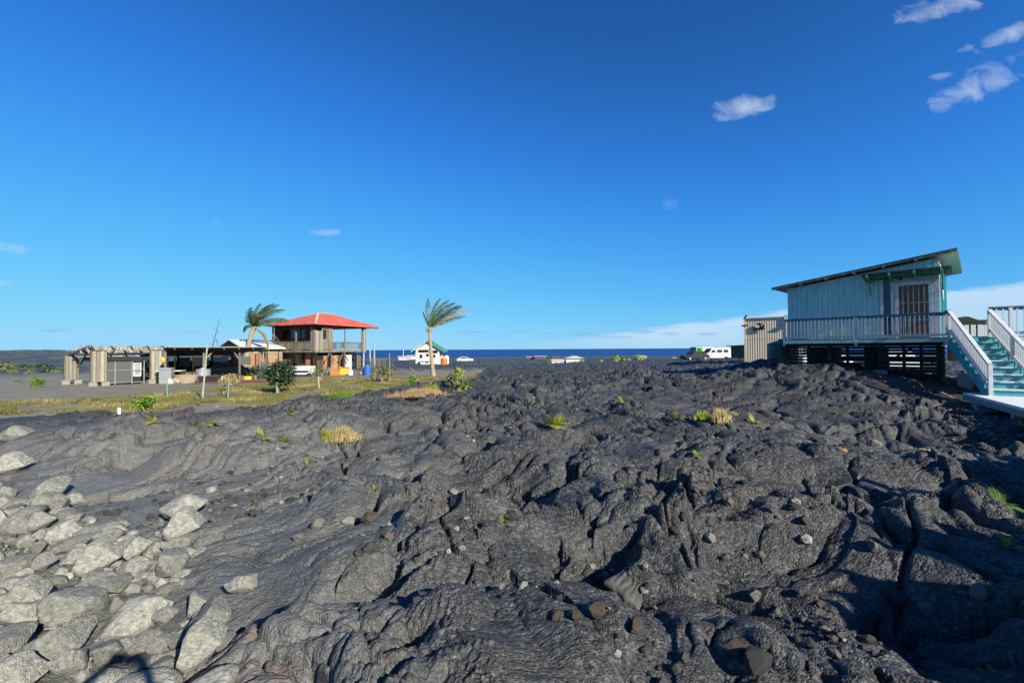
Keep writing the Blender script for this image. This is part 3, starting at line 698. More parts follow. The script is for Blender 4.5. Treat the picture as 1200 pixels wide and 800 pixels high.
# slatted skirting of dark boards with gaps
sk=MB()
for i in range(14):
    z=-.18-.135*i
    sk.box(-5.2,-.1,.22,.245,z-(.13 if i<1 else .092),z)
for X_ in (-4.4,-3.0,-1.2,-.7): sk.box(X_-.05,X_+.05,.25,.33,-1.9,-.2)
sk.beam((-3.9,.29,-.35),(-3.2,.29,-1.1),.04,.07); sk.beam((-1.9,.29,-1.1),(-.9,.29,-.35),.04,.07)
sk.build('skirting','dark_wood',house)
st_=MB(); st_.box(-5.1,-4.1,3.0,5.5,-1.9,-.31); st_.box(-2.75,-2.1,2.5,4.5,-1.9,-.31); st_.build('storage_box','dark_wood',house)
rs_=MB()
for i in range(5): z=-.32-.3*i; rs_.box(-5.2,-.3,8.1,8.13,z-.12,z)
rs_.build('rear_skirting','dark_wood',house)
# front railing
bal_me=None
def baluster(parent,p,zb,h,mtname='white_paint',ang=0,s=.034):
    global bal_me
    if bal_me is None:
        b=MB(); b.box(-s/2,s/2,-s/2,s/2,0,1); t=b.build('baluster',mtname,parent,loc=(p[0],p[1],zb)); bal_me=t.data
        t.scale=(1,1,h); t.rotation_euler=(0,0,ang); return t
    t=link('baluster',bal_me,parent,loc=(p[0],p[1],zb),rot=(0,0,ang)); t.scale=(1,1,h); return t
def railing(name,a,bp,posts=(0,1),ext=.16,hgt=.95,step=.132,label=None,cap='rail_cap',bot=.10,skip=0.0):
    a=Vector(a);bp=Vector(bp); L_=(bp-a); run=Vector((L_.x,L_.y,0)).length; ang=math.atan2(L_.y,L_.x)
    sl=L_.z/run
    r0=MB(); r0.beam(a+Vector((0,0,hgt-.022)),bp+Vector((0,0,hgt-.022)),.10,.04); R_=r0.build(name,cap,house)
    if label: R_['label']=label
    q=MB(); q.beam(a+Vector((0,0,hgt-.09)),bp+Vector((0,0,hgt-.09)),.035,.09); q.build('upper_rail',cap if cap=='rail_cap' else 'white_paint',R_)
    q=MB(); q.beam(a+Vector((0,0,bot)),bp+Vector((0,0,bot)),.035,.09); q.build('lower_rail','white_paint',R_)
    for t in posts:
        p=a+L_*t; q=MB(); q.box(-.045,.045,-.045,.045,-ext-.12,hgt-.045); q.build('post','white_paint',R_,loc=p,rot=(0,0,ang))
    n=int(run/step)
    nrm=Vector((-L_.y,L_.x,0)).normalized()*-.036
    for i in range(1,n):
        t=i/n; p=a+L_*t+nrm*1
        baluster(R_,p,p.z+bot+.047-.09,hgt-.09-bot+.045,ang=ang)
    return R_
railing('railing',(-5.3,.03,0),(-.03,.03,0),(0,.5,1),label='white deck railing with dark blue-grey cap along the front')
railing('railing',(-5.3,.08,0),(-5.3,1.15,0),(),label='short return railing at the far end of the deck')
railing('railing',(-.03,.03,0),hl(sL0),(),label='short corner piece of white deck railing')
# staircase
st=thing('staircase',(0,0,0)); st.parent=house
nst=9; run=(Vector((sL0.x,sL0.y,0))-Vector((sB.x,sB.y,0))); rise=(.35+1.4)/nst
for i in range(nst):
    t0=i/nst; t1=(i+1)/nst
    a=hl(Vector((sB.x,sB.y,0))+run*t0); b_=hl(Vector((sB.x,sB.y,0))+run*t1); z=-1.75+rise*(i+1)
    e=hl(D0+se)-Vector((0,0,0)); dd=(b_-a)
    k=MB(); z_=z-.0
    def q4(p0,p1,off0,off1,zz0,zz1):
        A=p0+e*off0;B=p0+e*off1;C=p1+e*off1;Dd=p1+e*off0
        vs=[(P.x,P.y,zz) for zz in (zz0,zz1) for P in (A,B,C,Dd)]
        k.add(vs,[(0,1,2,3),(7,6,5,4),(0,4,5,1),(1,5,6,2),(2,6,7,3),(3,7,4,0)])
    if i<nst-1:
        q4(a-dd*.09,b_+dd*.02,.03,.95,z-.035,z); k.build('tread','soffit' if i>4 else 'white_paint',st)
    k=MB(); q4(a+dd*.02,a+dd*.06,.03,.95,z-rise+.002,z-.037); k.build('riser','turquoise',st)
for off in (-.02,.97):
    k=MB(); e=hl(D0+se)
    prof=[]
    P0=hl(Vector((sB.x,sB.y,0))); Rn=hl(D0+run)
    prof=[(0,-1.75-.06),(0,-1.75+rise-.04)]
    for i in range(nst):
        prof+=[((i+1)/nst,-1.75+rise*(i+1)-.04)]
        if i<nst-1: prof+=[((i+1)/nst,-1.75+rise*(i+2)-.04)]
    prof+=[(1,-.38),(.13,-1.81)]
    n=len(prof); vs=[]
    for o_ in (off,off+.045):
        for t,z in prof: P=P0+Rn*t+e*o_; vs.append((P.x,P.y,z))
    k.add(vs,[tuple(range(n)),tuple(range(n,2*n))[::-1]]+[(i,i+n,(i+1)%n+n,(i+1)%n) for i in range(n)]); k.build('stringer','turquoise',st)
aL=hl(sB); aL=Vector((aL.x,aL.y,-1.75)); bL=hl(sL0); 
railing('stair_railing',aL,bL,(0,1),ext=0,hgt=.93,step=.122,label='left stair railing, its near side in shade',cap='white_paint',bot=.22)
e=hl(D0+se)
railing('stair_railing',aL+e*.99,bL+e*.99,(0,.5,1),ext=0,hgt=.93,step=.122,label='right stair railing, sunlit white',cap='white_paint',bot=.22)
c1=hl(sR0); c2=hl(farR)
railing('railing',c1,c2,(.12,.5,1),hgt=1.0,step=.16,label='white railing right of the stairs')
under=MB()
for i in range(9):
    z=-.30-.16*i; under.beam(Vector((c1.x,c1.y,z))+hl(D0+sd)*.12,Vector((c2.x,c2.y,z))+hl(D0+sd)*.12,.03,.10)
under.build('skirting','dark_wood',house)
for t in (0.02,.35,.7,1):
    p=c1+(c2-c1)*t+hl(D0+sd)*.2; k=MB(); k.box(p.x-.07,p.x+.07,p.y-.07,p.y+.07,-2.2,-.05); k.build('post','dark_wood',house)
# white planter post base under stairs
k=MB(); pp=hl(at(1133,440,13.9)); 
# walkway at the foot of the stairs
wk=thing('walkway',(sB.x,sB.y,-1.4),math.atan2(se.y,se.x),'white painted raised walkway at the foot of the turquoise stairs','walkway')
k=MB(); k.box(-.35,2.3,-4.6,.9,-.07,0); k.build('walkway_deck','white_deck',wk)
k=MB(); k.box(-.35,2.3,-4.6,.9,-.22,-.075)
k.build('edge_beam','cinder_block',wk)
for (x,y) in ((-.2,-.25),(-.2,-2.4),(-.2,-4.3),(2.1,-2.4),(2.1,-4.3),(2.1,.5)):
    p=Vector((sB.x,sB.y,0))+se*x+sd*y; zb=Z(p.x,p.y)+1.4-.1
    k=MB(); k.box(x-.10,x+.10,y-.10,y+.10,zb+.2,-.222); k.box(x-.2,x+.2,y-.2,y+.2,zb,zb+.199); k.build('pier','cinder_block',wk)
tag(wk)
# plank lying on the slope and step board seen in the hollow
def ground_thing(name,px,py,zg,label,cat,group=None,rz=0,dz=0):
    x,y=gp(px,py,zg); z=Z(x,y); 
    # refine so the base sits on the terrain along this sight line
    for _ in range(12):
        x,y=gp(px,py,min(z,-.3)); z=0.5*z+0.5*Z(x,y)
    return thing(name,(x,y,Z(x,y)+dz),rz,label,cat,group)
def gpt(px,py,z=-2.0):
    z0=z
    for _ in range(14):
        x,y=gp(px,py,min(z0,-.25)); z0=0.5*z0+0.5*Z(x,y)
    return x,y,Z(x,y)
a=gpt(1103,463,-1.6); b_=gpt(1158,487,-1.9)
k=MB(); A=Vector(a)+Vector((0,0,.10)); B=Vector(b_)+Vector((0,0,.10)); k.beam(A,B,.09,.04)
o=k.build('timber_plank','grey_wood'); tag(o,'long thin grey plank lying on the dark lava slope under the stairs','plank')
x,y,z=gpt(1134,452,-1.4)
bk=thing('cinder_block_pier',(x,y,z),.4,'grey blue cinder block pier on the slope beside the turquoise stair stringer','pier')
k=MB(); k.box(-.22,.22,-.2,.2,-.1,.19); k.build('block','cinder_block',bk); k=MB(); k.box(-.2,.2,-.2,.2,.192,.48); k.build('block','cinder_block',bk)

# ------------------------------------------------------------------ things behind the blue house
def place(px,Y,z): 
    d=ray(px,400); return Vector((d.x/d.y*Y,Y,z))
# small hut behind the stairs
p=place(1128,25,0.0); hut=thing('small_hut',(p.x,p.y,-.6),-.6,'small dark hut with mossy green roof seen above the left stair railing','hut')
k=MB(); k.box(-.55,.55,-.5,.5,-.2,1.85); k.build('wall','dark_wood',hut)
k=MB(); k.prism([(-.85,1.80),(.85,1.80),(.85,1.87),(.1,2.28),(-.1,2.28),(-.85,1.87)],-.75,.75); k.build('roof','frond_dark',hut)
p=place(1148,22,0); fr=thing('dark_trellis',(p.x,p.y,-.5),-.5,'dark wooden trellis frame with pale panels between the two stair railings','trellis')
for x in (-.65,.62): k=MB(); k.box(x-.06,x+.06,-.05,.05,-.2,1.72); k.build('post','black_paint',fr)
k=MB(); k.box(-.9,.85,-.06,.06,1.72,1.84); k.build('top_beam','black_paint',fr)
k=MB(); 
for i in range(5): k.box(-.56+.25*i,-.38+.25*i,-.015,.015,.55,1.6)
k.build('panel','white_metal',fr)
# water tank
p=place(917,27,0); zt=Z(p.x,p.y)
tk=thing('water_tank',(p.x,p.y,zt-.1),0,'dark green round water tank beside the left end of the teal cabin','water tank')
k=MB(); k.tube([(0,0,0),(0,0,1.38),(0,0,1.45),(0,0,1.62)],[.85,.85,.80,.30],32); k.build('tank_shell','tank_green',tk,smooth=False)
k=MB(); k.tube([(0,0,1.60),(0,0,1.70)],[.25,.22],16); k.build('lid','tank_green',tk)
k=MB()
for z in (.3,.65,1.0): k.tube([(.868*math.cos(t*math.pi/16),.868*math.sin(t*math.pi/16),z) for t in range(33)],.012,5)
k.build('bands','black_paint',tk)
# tan corrugated two storey building
p=at(873,430,46); q=at(925,430,43.5)
rzT=math.atan2(q.y-p.y,q.x-p.x); zg=-2.1; W_=math.hypot(q.x-p.x,q.y-p.y)+3
tb=thing('metal_building',(p.x,p.y,zg),rzT,'tall tan corrugated metal building with a black and white emblem','building')
H_=(hor(873)-373.5)/F*46-zg
def wavewall(x0,x1,z0,z1,y,name,m,parent,wl=.22,amp=.006,z1b=None):
    b=MB(); n=int((x1-x0)/wl*4); vs=[]
    for zz in (0,1):
        for i in range(n+1):
            X_=x0+(x1-x0)*i/n; o_=amp*(1 if (i%4) in (0,1) else -1)
            vs.append((X_,y-.03+o_,z0 if zz==0 else (z1+(0 if z1b is None else (z1b-z1)*i/n))))
    m_=n+1; b.add(vs,[(i,i+1,m_+i+1,m_+i) for i in range(n)]); return b.build(name,m,parent)
wavewall(0,W_,0,2.95,0,'lower_wall','tan_metal',tb); wavewall(0,W_,2.98,H_,.05,'upper_wall','tan_metal',tb)
k=MB(); k.box(0.01,W_,.1,6,-.2,H_-.03); k.build('body','tan_metal',tb)
k=MB(); k.box(-.1,W_+.1,-.08,6.1,H_,H_+.08); k.box(-.03,.06,-.06,.05,0,H_); k.build('roof_trim','tan_metal',tb)
k=MB(); k.beam((.05,-.1,H_+.08),(.3,-.35,H_+.35),.10,.12); k.build('floodlight','black_paint',tb)
k=MB(); k.beam((-.25,-.1,H_-.75),(.35,-.1,H_-.68),.10,.14); k.build('wall_lamp','black_paint',tb)
# emblem: black irregular shape with a pale round body
em=thing('emblem',(0,0,0)); em.parent=tb
sx=W_/ ((925-873)*1.0)*.0+ 46/F
def epx(X_,Y_): return ((X_-873)*sx,(hor(873)-Y_)*sx-zg)
poly=[epx(*t) for t in [(881,387.8),(883.2,385),(882.7,382.5),(884.5,380.2),(888,379),(892,379.8),(893.6,382),(893,384.5),(894.3,386.5),(891.5,387),(889,387.6),(884,387.4)]]
k=MB(); k.prism([(a_,b_) for a_,b_ in poly],-.13,-.09); k.build('emblem_black','emblem_black',em)
cx,cz=epx(886,382.6); k=MB(); k.prism([(cx+.24*math.cos(t*.5236+.3)*(1+.15*math.sin(3*t)),cz+.19*math.sin(t*.5236)) for t in range(12)],-.16,-.131); k.build('emblem_disc','emblem_pale',em)
cx,cz=epx(891.3,381.6); k=MB(); k.prism([(cx+.10*math.cos(t),cz+.09*math.sin(t)) for t in (0,1,2,3,4,5)],-.155,-.131); k.build('emblem_spot','white_metal',em)
cx,cz=epx(916,376); k=MB(); k.box(cx-.28,cx+.2,-.10,-.05,cz-.45,cz+.45); wn=k.build('window','emblem_pale',tb)
k=MB(); k.box(cx-.42,cx+.3,-.22,-.05,cz-.62,cz-.46); k.build('window_sill','dark_wood',wn)
# bench in front of tan wall
p=at(901,424,40); tbn=thing('picnic_table',(p.x,p.y,Z(p.x,p.y)),rzT,'small white and brown table against the foot of the tan metal building','table')
k=MB(); k.box(-.75,.75,-.35,.35,.70,.76); k.build('tabletop','white_metal',tbn)
for x in (-.6,.6): k=MB(); k.beam((x,-.3,-.1),(x,.1,.7),.06,.06); k.beam((x,.3,-.1),(x,-.1,.7),.06,.06); k.build('leg','dark_wood',tbn)
# green shed
p=at(857,421,62); q=at(876,421,60); gs=thing('green_shed',(p.x,p.y,Z(p.x,p.y)-.1),math.atan2(q.y-p.y,q.x-p.x),'dark green metal shed with black flat roof beside the tan building','shed')
Wg=math.hypot(q.x-p.x,q.y-p.y)+.8
k=MB(); k.box(0,Wg,0,3,0,1.95); k.build('wall','green_metal',gs); wavewall(0,Wg,.02,1.93,-.02,'cladding','green_metal',gs,wl=.3)
k=MB(); k.prism([(-.5,1.93),(Wg+.1,2.02),(Wg+.1,2.12),(-.5,2.03)],-.35,3.2); k.build('roof','black_paint',gs)

# ------------------------------------------------------------------ vehicles
def wheel(parent,x,y,r,w=.2):
    k=MB(); k.tube([(x,y-w/2,r),(x,y+w/2,r)],r,18); o=k.build('wheel','rubber',parent)
    s=-1 if y<0 else 1; k=MB(); k.tube([(x,y+s*(w/2-.01),r),(x,y+s*(w/2+.015),r)],r*.55,12); k.build('rim','galvanised',o)
def van(loc,rz,label):
    t=thing('parked_van',loc,rz,label,'van')
    prof=[(-2.4,.45),(2.45,.45),(2.5,.95),(2.35,1.15),(1.55,1.30),(.95,2.02),(.6,2.12),(-2.2,2.12),(-2.4,1.9)]
    k=MB(); k.prism(prof,-.93,.93); k.build('body','car_white',t,bev=.05)
    for x0,x1,z0,z1 in ((-1.95,-1.05,1.35,1.85),(-.85,.1,1.35,1.85),(.35,1.1,1.35,1.80)):
        for s in (-1,1): k=MB(); k.prism([(x0,z0),(x1+ (.15 if x1>1 else 0),z0),(x1-(.2 if x1>1 else 0),z1),(x0,z1)],s*.935-.004,s*.935+.004); k.build('window','dark_glass',t)
    k=MB(); k.beam((1.62,0,1.34),(.98,0,2.0),1.6,.03); k.build('windscreen','dark_glass',t)
    k=MB(); k.box(2.44,2.56,-.9,.9,.42,.62); k.box(-2.5,-2.39,-.9,.9,.42,.6); k.build('bumper','black_paint',t)
    for s in (-1,1): k=MB(); k.box(2.40,2.515,s*.7-.13,s*.7+.13,.75,.95); k.build('headlight','galvanised',t)
    k=MB(); k.box(-1.7,-.3,-.6,.6,2.121,2.2); k.build('roof_rack','galvanised',t)
    for x in (-1.5,1.55):
        for s in (-.86,.86): wheel(t,x,s,.36)
    return t
def car(loc,rz,m,label,cat='car',pick=False,L_=4.4,H_=1.5):
    t=thing('pickup_truck' if pick else 'parked_car',loc,rz,label,cat)
    if pick: prof=[(-2.5,.45),(2.5,.45),(2.55,.95),(1.3,1.1),(.8,1.7),(-.4,1.75),(-.6,1.1),(-2.5,1.1)]
    else: prof=[(-2.15,.35),(2.15,.35),(2.2,.75),(2.05,.88),(1.1,.98),(.45,H_-.05),(-1.0,H_),(-1.8,1.0),(-2.15,.9)]
    k=MB(); k.prism(prof,-.85,.85); k.build('body',m,t,bev=.05)
    for s in (-1,1):
        k=MB(); 
        if pick: k.prism([(-.35,1.15),(1.05,1.15),(.7,1.62),(-.3,1.66)],s*.856-.004,s*.856+.004)
        else: k.prism([(-1.5,1.0),(.95,1.02),(.42,H_-.13),(-.95,H_-.09)],s*.856-.004,s*.856+.004)
        k.build('window','dark_glass',t)
    k=MB(); 
    if pick: k.beam((1.3,0,1.13),(.84,0,1.66),1.45,.03)
    else: k.beam((1.1,0,1.02),(.5,0,H_-.08),1.45,.03)
    k.build('windscreen','dark_glass',t)
    for s in (-1,1): k=MB(); k.box(2.1,2.24,s*.62-.14,s*.62+.14,.62,.76); k.build('headlight','galvanised',t)
    for x in (-1.35,1.35):
        for s in (-.78,.78): wheel(t,x,s,.33)
    return t
def gz(px,Y):
    p=place(px,Y,0); return (p.x,p.y,Z(p.x,p.y))
x,y,z=gz(837,74); van((x,y,(hor(837)-422.3)/F*74),math.pi+.1,'white van with dark side windows parked right of the green camper')
def setz(px,py,Y): p=at(px,py,Y); return (p.x,p.y,p.z)
car(setz(814,422.2,70),math.pi+.2,'car_dark','dark car parked in front of the green and white camper')
car(setz(861,421.8,80),2.6,'car_white','white car with red tail parked between the white van and the green shed')
cp=thing('camper',setz(826,421.5,84),math.pi+.15,'green and white truck camper behind the dark car near the sea','camper')
k=MB(); k.prism([(-1.4,1.1),(1.9,1.1),(1.9,1.5),(2.4,1.7),(2.4,2.45),(-1.4,2.45)],-1.0,1.0); k.build('camper_body','white_wall',cp,bev=.04)
k=MB(); k.prism([(1.0,1.12),(1.92,1.12),(1.92,1.5),(2.43,1.7),(2.43,2.47),(1.0,2.47)],-1.02,1.02); k.build('front_panel','camper_green',cp)
k=MB(); k.box(1.4,2.2,-1.04,-1.021,1.75,2.2); k.box(1.4,2.2,1.021,1.04,1.75,2.2); k.box(2.431,2.45,-.7,.7,1.75,2.2); k.build('window','dark_glass',cp)
k=MB(); k.prism([(-2.4,.5),(2.4,.5),(2.5,1.0),(2.0,1.08),(-2.4,1.08)],-.9,.9); k.build('truck_bed','car_white',cp)
for x in (-1.4,1.5):
    for s in (-.8,.8): wheel(cp,x,s,.38)
# pale things glimpsed through the slats under the cabin
p=place(958,33,0); car((p.x,p.y,Z(p.x,p.y)),.3,'car_white','white pickup glimpsed through the left gap in the slats under the cabin','pickup truck',pick=True)
p=place(1043,32,0); car((p.x,p.y,Z(p.x,p.y)),1.2,'car_white','white car glimpsed through the slats below the cabin door','car')

# ------------------------------------------------------------------ far houses and vehicles on the lava plain
def boxhouse(name,px0,px1,ybot,ytop,Y,wallm,roofm,label,cat,gable=0.0,depth=6,windows=(),rz=0,group=None):
    a=at(px0,ybot,Y); b_=at(px1,ybot,Y); W=b_.x-a.x; H=(ybot-ytop)/F*Y
    t=thing(name,(a.x,a.y,a.z-.1),rz,label,cat,group)
    k=MB(); k.box(0,W,0,depth,0,H+.1); k.build('wall',wallm,t)
    g=gable/F*Y
    k=MB()
    if gable>0: k.prism([(-.35,H+.02),(W+.35,H+.02),(W/2,H+g)],-.4,depth+.4)
    else: k.box(-.25,W+.25,-.25,depth+.25,H+.1,H+.3)
    k.build('roof',roofm,t)
    for (u0,u1,v0,v1) in windows:
        k=MB(); k.box(W*u0,W*u1,-.03,-.003,H*v0,H*v1); k.build('window','dark_glass',t)
    return t
# white two storey house behind the second palm
a=at(487,427,100); b_=at(515,427,100); W=b_.x-a.x; H=(427-409.5)/F*100; s=100/F
t=thing('white_house',(a.x,a.y,a.z-.3),0,'small two storey white house with green edged gable behind the windswept palm','house')
k=MB(); k.prism([(0,0),(W,0),(W,H+.3),(W/2,H+1.9),(0,H+.3)],0,6); k.build('wall','white_wall',t)
r1=MB(); r1.add([(-1.0,-.5,H-.35),(W*.46,-.5,H+2.0),(W*.46,6.5,H+2.0),(-1.0,6.5,H-.35),(-1.0,-.5,H-.2),(W*.46,-.5,H+2.15),(W*.46,6.5,H+2.15),(-1.0,6.5,H-.2)],[(0,1,2,3),(7,6,5,4),(0,4,5,1),(1,5,6,2),(2,6,7,3),(3,7,4,0)]); r1.build('roof','white_metal',t)
r1=MB(); r1.add([(W+1.0,-.5,H-.35),(W*.5,-.5,H+2.0),(W*.5,6.5,H+2.0),(W+1.0,6.5,H-.35),(W+1.0,-.5,H-.05),(W*.5,-.5,H+2.35),(W*.5,6.5,H+2.35),(W+1.0,6.5,H-.05)],[(3,2,1,0),(4,5,6,7),(1,5,4,0),(2,6,5,1),(3,7,6,2),(0,4,7,3)]); o=r1.build('roof','green_roof',t); o['label']='green right roof slope'
for (x0,x1,z0,z1) in ((.18,.28,.52,.75),(.75,.83,.55,.75),(.12,.55,.9,1.06),(.62,.92,.84,1.02),(.45,.55,.62,.8)):
    k=MB(); k.box(W*x0,W*x1,-.06,-.003,H*z0,H*z1); k.build('window','dark_glass',t)
k=MB(); k.box(W*.28,W*.5,-2.2,-.01,.05,H*.35); k.build('porch','white_wall',t)
k=MB(); k.prism([(W*.2,H*.33),(W*.62,H*.33),(W*.42,H*.62)],-2.5,-.02); k.build('porch_roof','white_metal',t)
t=boxhouse('low_building',467,476,421.5,418.3,130,'white_wall','white_metal','low white building with a mast, left end of the pair beside the white house','building')
k=MB(); k.tube([(1.2,1,0),(1.2,1,3.2)],.08,6); k.build('mast','white_metal',t)
boxhouse('low_building',477.5,486.5,420.8,417,135,'white_wall','grey_roof','low white building touching the left side of the two storey white house','building',windows=((.2,.4,.2,.6),))
car(setz(545,424.2,118),.1,'car_white','small white car alone on the lava plain right of the white house','car')
boxhouse('far_house',663.5,684,425.5,419.5,120,'white_wall','grey_roof','white gabled far house, largest on the horizon between the palms and the camper','house',gable=3.2,windows=((.72,.8,.2,.5),),depth=5)
boxhouse('low_building',646,661,425.3,422.3,118,'white_wall','white_metal','long low white shed left of the gabled far house','building')
boxhouse('far_house',627,640,420.4,417.6,190,'rock_brown','grey_roof','far brownish house with pale flat roof right of the white car on the plain','house',depth=4)
boxhouse('far_house',617,626,420.6,418.3,195,'red_cinder','grey_roof','far low reddish house at the left end of the distant cluster','house',depth=4)
boxhouse('far_house',647,656,419.6,417.4,210,'rock_brown','red_cinder','far small house with dull pink roof in the distant cluster','house',depth=4)
boxhouse('far_house',747,758,420.4,417.0,160,'white_wall','grey_roof','far cream house behind yellow shrubs left of the camper','house',gable=1.0,depth=5)
boxhouse('far_shed',789,793,421.6,419.6,150,'white_metal','white_metal','tiny white tilted shed on the plain between the cream house and the camper','shed',depth=2)
# ------------------------------------------------------------------ red roofed timber house (left)
RH0=Vector((-21.65,48,0)); aR=math.atan2(.916,.4); GZ=-2.62
rh=thing('timber_house',(RH0.x,RH0.y,GZ),aR,'two storey weathered timber house with red hip roof and open upstairs lanai','house')
def Hh(z): return z-GZ
ez=2.96
k=MB(); x0,x1,y0,y1=-.35,10.15,-.35,7.85; e0=Hh(ez); pk=Hh(4.52)
k.add([(x0,y0,e0),(x1,y0,e0),(x1,y1,e0),(x0,y1,e0),(3.75,3.75,pk),(6.05,3.75,pk),(x0,y0,e0-.09),(x1,y0,e0-.09),(x1,y1,e0-.09),(x0,y1,e0-.09)],
 [(0,1,5,4),(1,2,5),(2,3,4,5),(3,0,4),(0,6,7,1),(1,7,8,2),(2,8,9,3),(3,9,6,0),(6,9,8,7)])
rf=k.build('roof','red_roof',rh)
k=MB(); k.beam((x0,y0,e0+.04),(3.75,3.75,pk+.04),.22,.04); k.beam((3.75,3.75,pk+.05),(6.05,3.75,pk+.05),.25,.05); k.build('ridge_cap','ridge_cap',rf)
k=MB()
for i in range(9): k.beam((.1+i*1.2,-.3,e0-.14),(.1+i*1.2,.2,e0-.12),.06,.10)
for i in range(6): k.beam((-.3,.1+i*1.4,e0-.14),(.2,.1+i*1.4,e0-.12),.06,.10)
k.build('rafter_tails','dark_wood',rf)
k=MB(); k.box(.2,8.0,.2,7.3,Hh(-.22),Hh(0.03)); k.build('floor','grey_wood',rh)
k=MB(); k.box(.25,.40,.25,7.25,Hh(2.72),Hh(2.86)); k.box(.401,7.9,.25,.40,Hh(2.72),Hh(2.86)); k.box(.41,7.9,7.1,7.25,Hh(2.72),Hh(2.86)); k.build('top_beam','dark_wood',rh)
# upstairs room
k=MB(); k.box(1.5,1.58,1.1,7.08,Hh(.03),Hh(2.72)); k.box(.42,1.495,7.03,7.08,Hh(.03),Hh(2.72)); k.build('wall','brown_wood',rh)
k=MB(); k.box(1.14,2.7,.32,.40,Hh(.03),Hh(2.72)); k.box(2.7,2.78,.32,7.1,Hh(.03),Hh(2.72)); k.box(1.5,2.7,7.0,7.08,Hh(.03),Hh(2.72)); w_=k.build('wall','grey_wood',rh)
k=MB(); k.box(.24,1.13,.22,.30,Hh(-.2),Hh(2.2)); k.box(.24,.32,.31,.95,Hh(-.2),Hh(2.3)); o=k.build('corner_panel','pale_wood',rh)
for (a_,b_,z0,z1) in ((5.9,6.9,1.35,2.45),(4.2,5.6,1.35,2.45),(3.3,3.9,1.35,2.45)):
    k=MB(); k.box(1.47,1.495,a_,b_,Hh(z0),Hh(z1)); k.build('window','dark_glass',rh)
k=MB(); k.box(1.3,1.75,.29,.315,Hh(1.3),Hh(2.35)); k.build('window','dark_glass',rh)
# balcony boards on the left side
def boards(name,p0,p1,z0,z1,bw,gap,m,par):
    k=MB(); p0=Vector(p0);p1=Vector(p1); L_=(p1-p0).length; n=int(L_/(bw+gap)); d=(p1-p0).normalized()
    for i in range(n):
        a=p0+d*(i*(bw+gap)); b_=a+d*bw; dz=random.uniform(-.02,.02)
        k.beam((a.x,a.y,(z0+z1)/2+dz),(b_.x,b_.y,(z0+z1)/2+dz),.03,z1-z0)
    return k.build(name,m,par)
rl=thing('balcony_rail',(0,0,0)); rl.parent=rh
boards('boards',(.28,.98,0),(.28,7.2,0),Hh(.12),Hh(.98),.17,.015,'grey_wood',rl)
k=MB(); k.box(.2,.36,.96,7.2,Hh(.98),Hh(1.04)); k.build('handrail','pale_wood',rl)
for y in (.97,3.4,7.15): k=MB(); k.box(.22,.36,y-.07,y+.07,Hh(.04),Hh(2.72)); k.build('post','grey_wood',rh)
rl=thing('balcony_rail',(0,0,0)); rl.parent=rh
boards('boards',(1.16,.25,0),(2.7,.25,0),Hh(.10),Hh(.98),.17,.015,'grey_wood',rl)
# lanai railings, thin pickets
for (p0,p1) in (((2.8,.28,0),(7.5,.28,0)),((2.8,7.2,0),(7.5,7.2,0)),((7.85,.4,0),(7.85,7.2,0))):
    rl=thing('lanai_rail',(0,0,0)); rl.parent=rh
    boards('pickets',p0,p1,Hh(.14),Hh(.95),.035,.13,'grey_wood',rl)
    k=MB(); k.beam(Vector(p0)+Vector((0,0,Hh(.98))),Vector(p1)+Vector((0,0,Hh(.98))),.09,.05); k.build('handrail','grey_wood',rl)
for x in (4.6,): k=MB(); k.box(x-.07,x+.07,.22,.36,Hh(.04),Hh(2.72)); k.build('post','grey_wood',rh)
k=MB(); k.box(4.55,4.69,7.12,7.26,Hh(.04),Hh(2.72)); k.build('post','grey_wood',rh)
k=MB(); k.box(7.55,7.98,.15,.5,Hh(-.3),Hh(2.72)); o=k.build('corner_column','pale_wood',rh); o['label']='thick boxed corner column at the open end of the lanai'
k=MB(); k.box(7.6,7.9,6.95,7.25,Hh(.04),Hh(2.72)); k.build('post','grey_wood',rh)
for x in (7.75,8.9): k=MB(); k.tube([(x,.3,0),(x,.3,Hh(.0))],.10,8); k.build('post','white_pole',rh)
# furniture on the lanai
k=MB(); k.box(3.2,4.1,2.2,3.0,Hh(.03),Hh(.55)); k.box(3.2,4.1,3.0,3.15,Hh(.03),Hh(1.0)); o=k.build('lanai_chair','cushion_sand'); o.location=rh.location; o.rotation_euler=(0,0,aR); tag(o,'pale cushioned chair on the open lanai of the red roofed house','chair')
# ground floor
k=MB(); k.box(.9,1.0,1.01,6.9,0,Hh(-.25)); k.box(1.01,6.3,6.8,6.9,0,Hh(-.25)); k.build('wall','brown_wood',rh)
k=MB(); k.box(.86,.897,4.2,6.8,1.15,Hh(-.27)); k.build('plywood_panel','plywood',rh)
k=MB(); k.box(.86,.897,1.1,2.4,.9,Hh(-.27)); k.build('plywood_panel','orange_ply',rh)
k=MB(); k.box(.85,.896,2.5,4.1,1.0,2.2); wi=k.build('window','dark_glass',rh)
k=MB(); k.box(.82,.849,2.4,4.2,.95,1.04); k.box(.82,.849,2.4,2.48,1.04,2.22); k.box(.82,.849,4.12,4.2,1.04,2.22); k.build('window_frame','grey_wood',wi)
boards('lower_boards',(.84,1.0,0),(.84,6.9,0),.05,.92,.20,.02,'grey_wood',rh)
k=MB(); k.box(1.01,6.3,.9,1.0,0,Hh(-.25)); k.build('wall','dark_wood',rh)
for (a_,b_,m,z1) in ((.95,1.9,'brown_wood',1.5),(1.9,2.7,'orange_ply',2.0),(2.72,3.5,'plywood',2.0),(3.52,4.0,'orange_ply',2.1),(4.02,5.2,'plywood',2.15)):
    k=MB(); k.box(a_,b_,.86,.897,.15,z1); k.build('wall_panel',m,rh)
k=MB(); k.box(5.25,6.25,.84,.896,.05,2.2); d_=k.build('door','white_wall',rh)
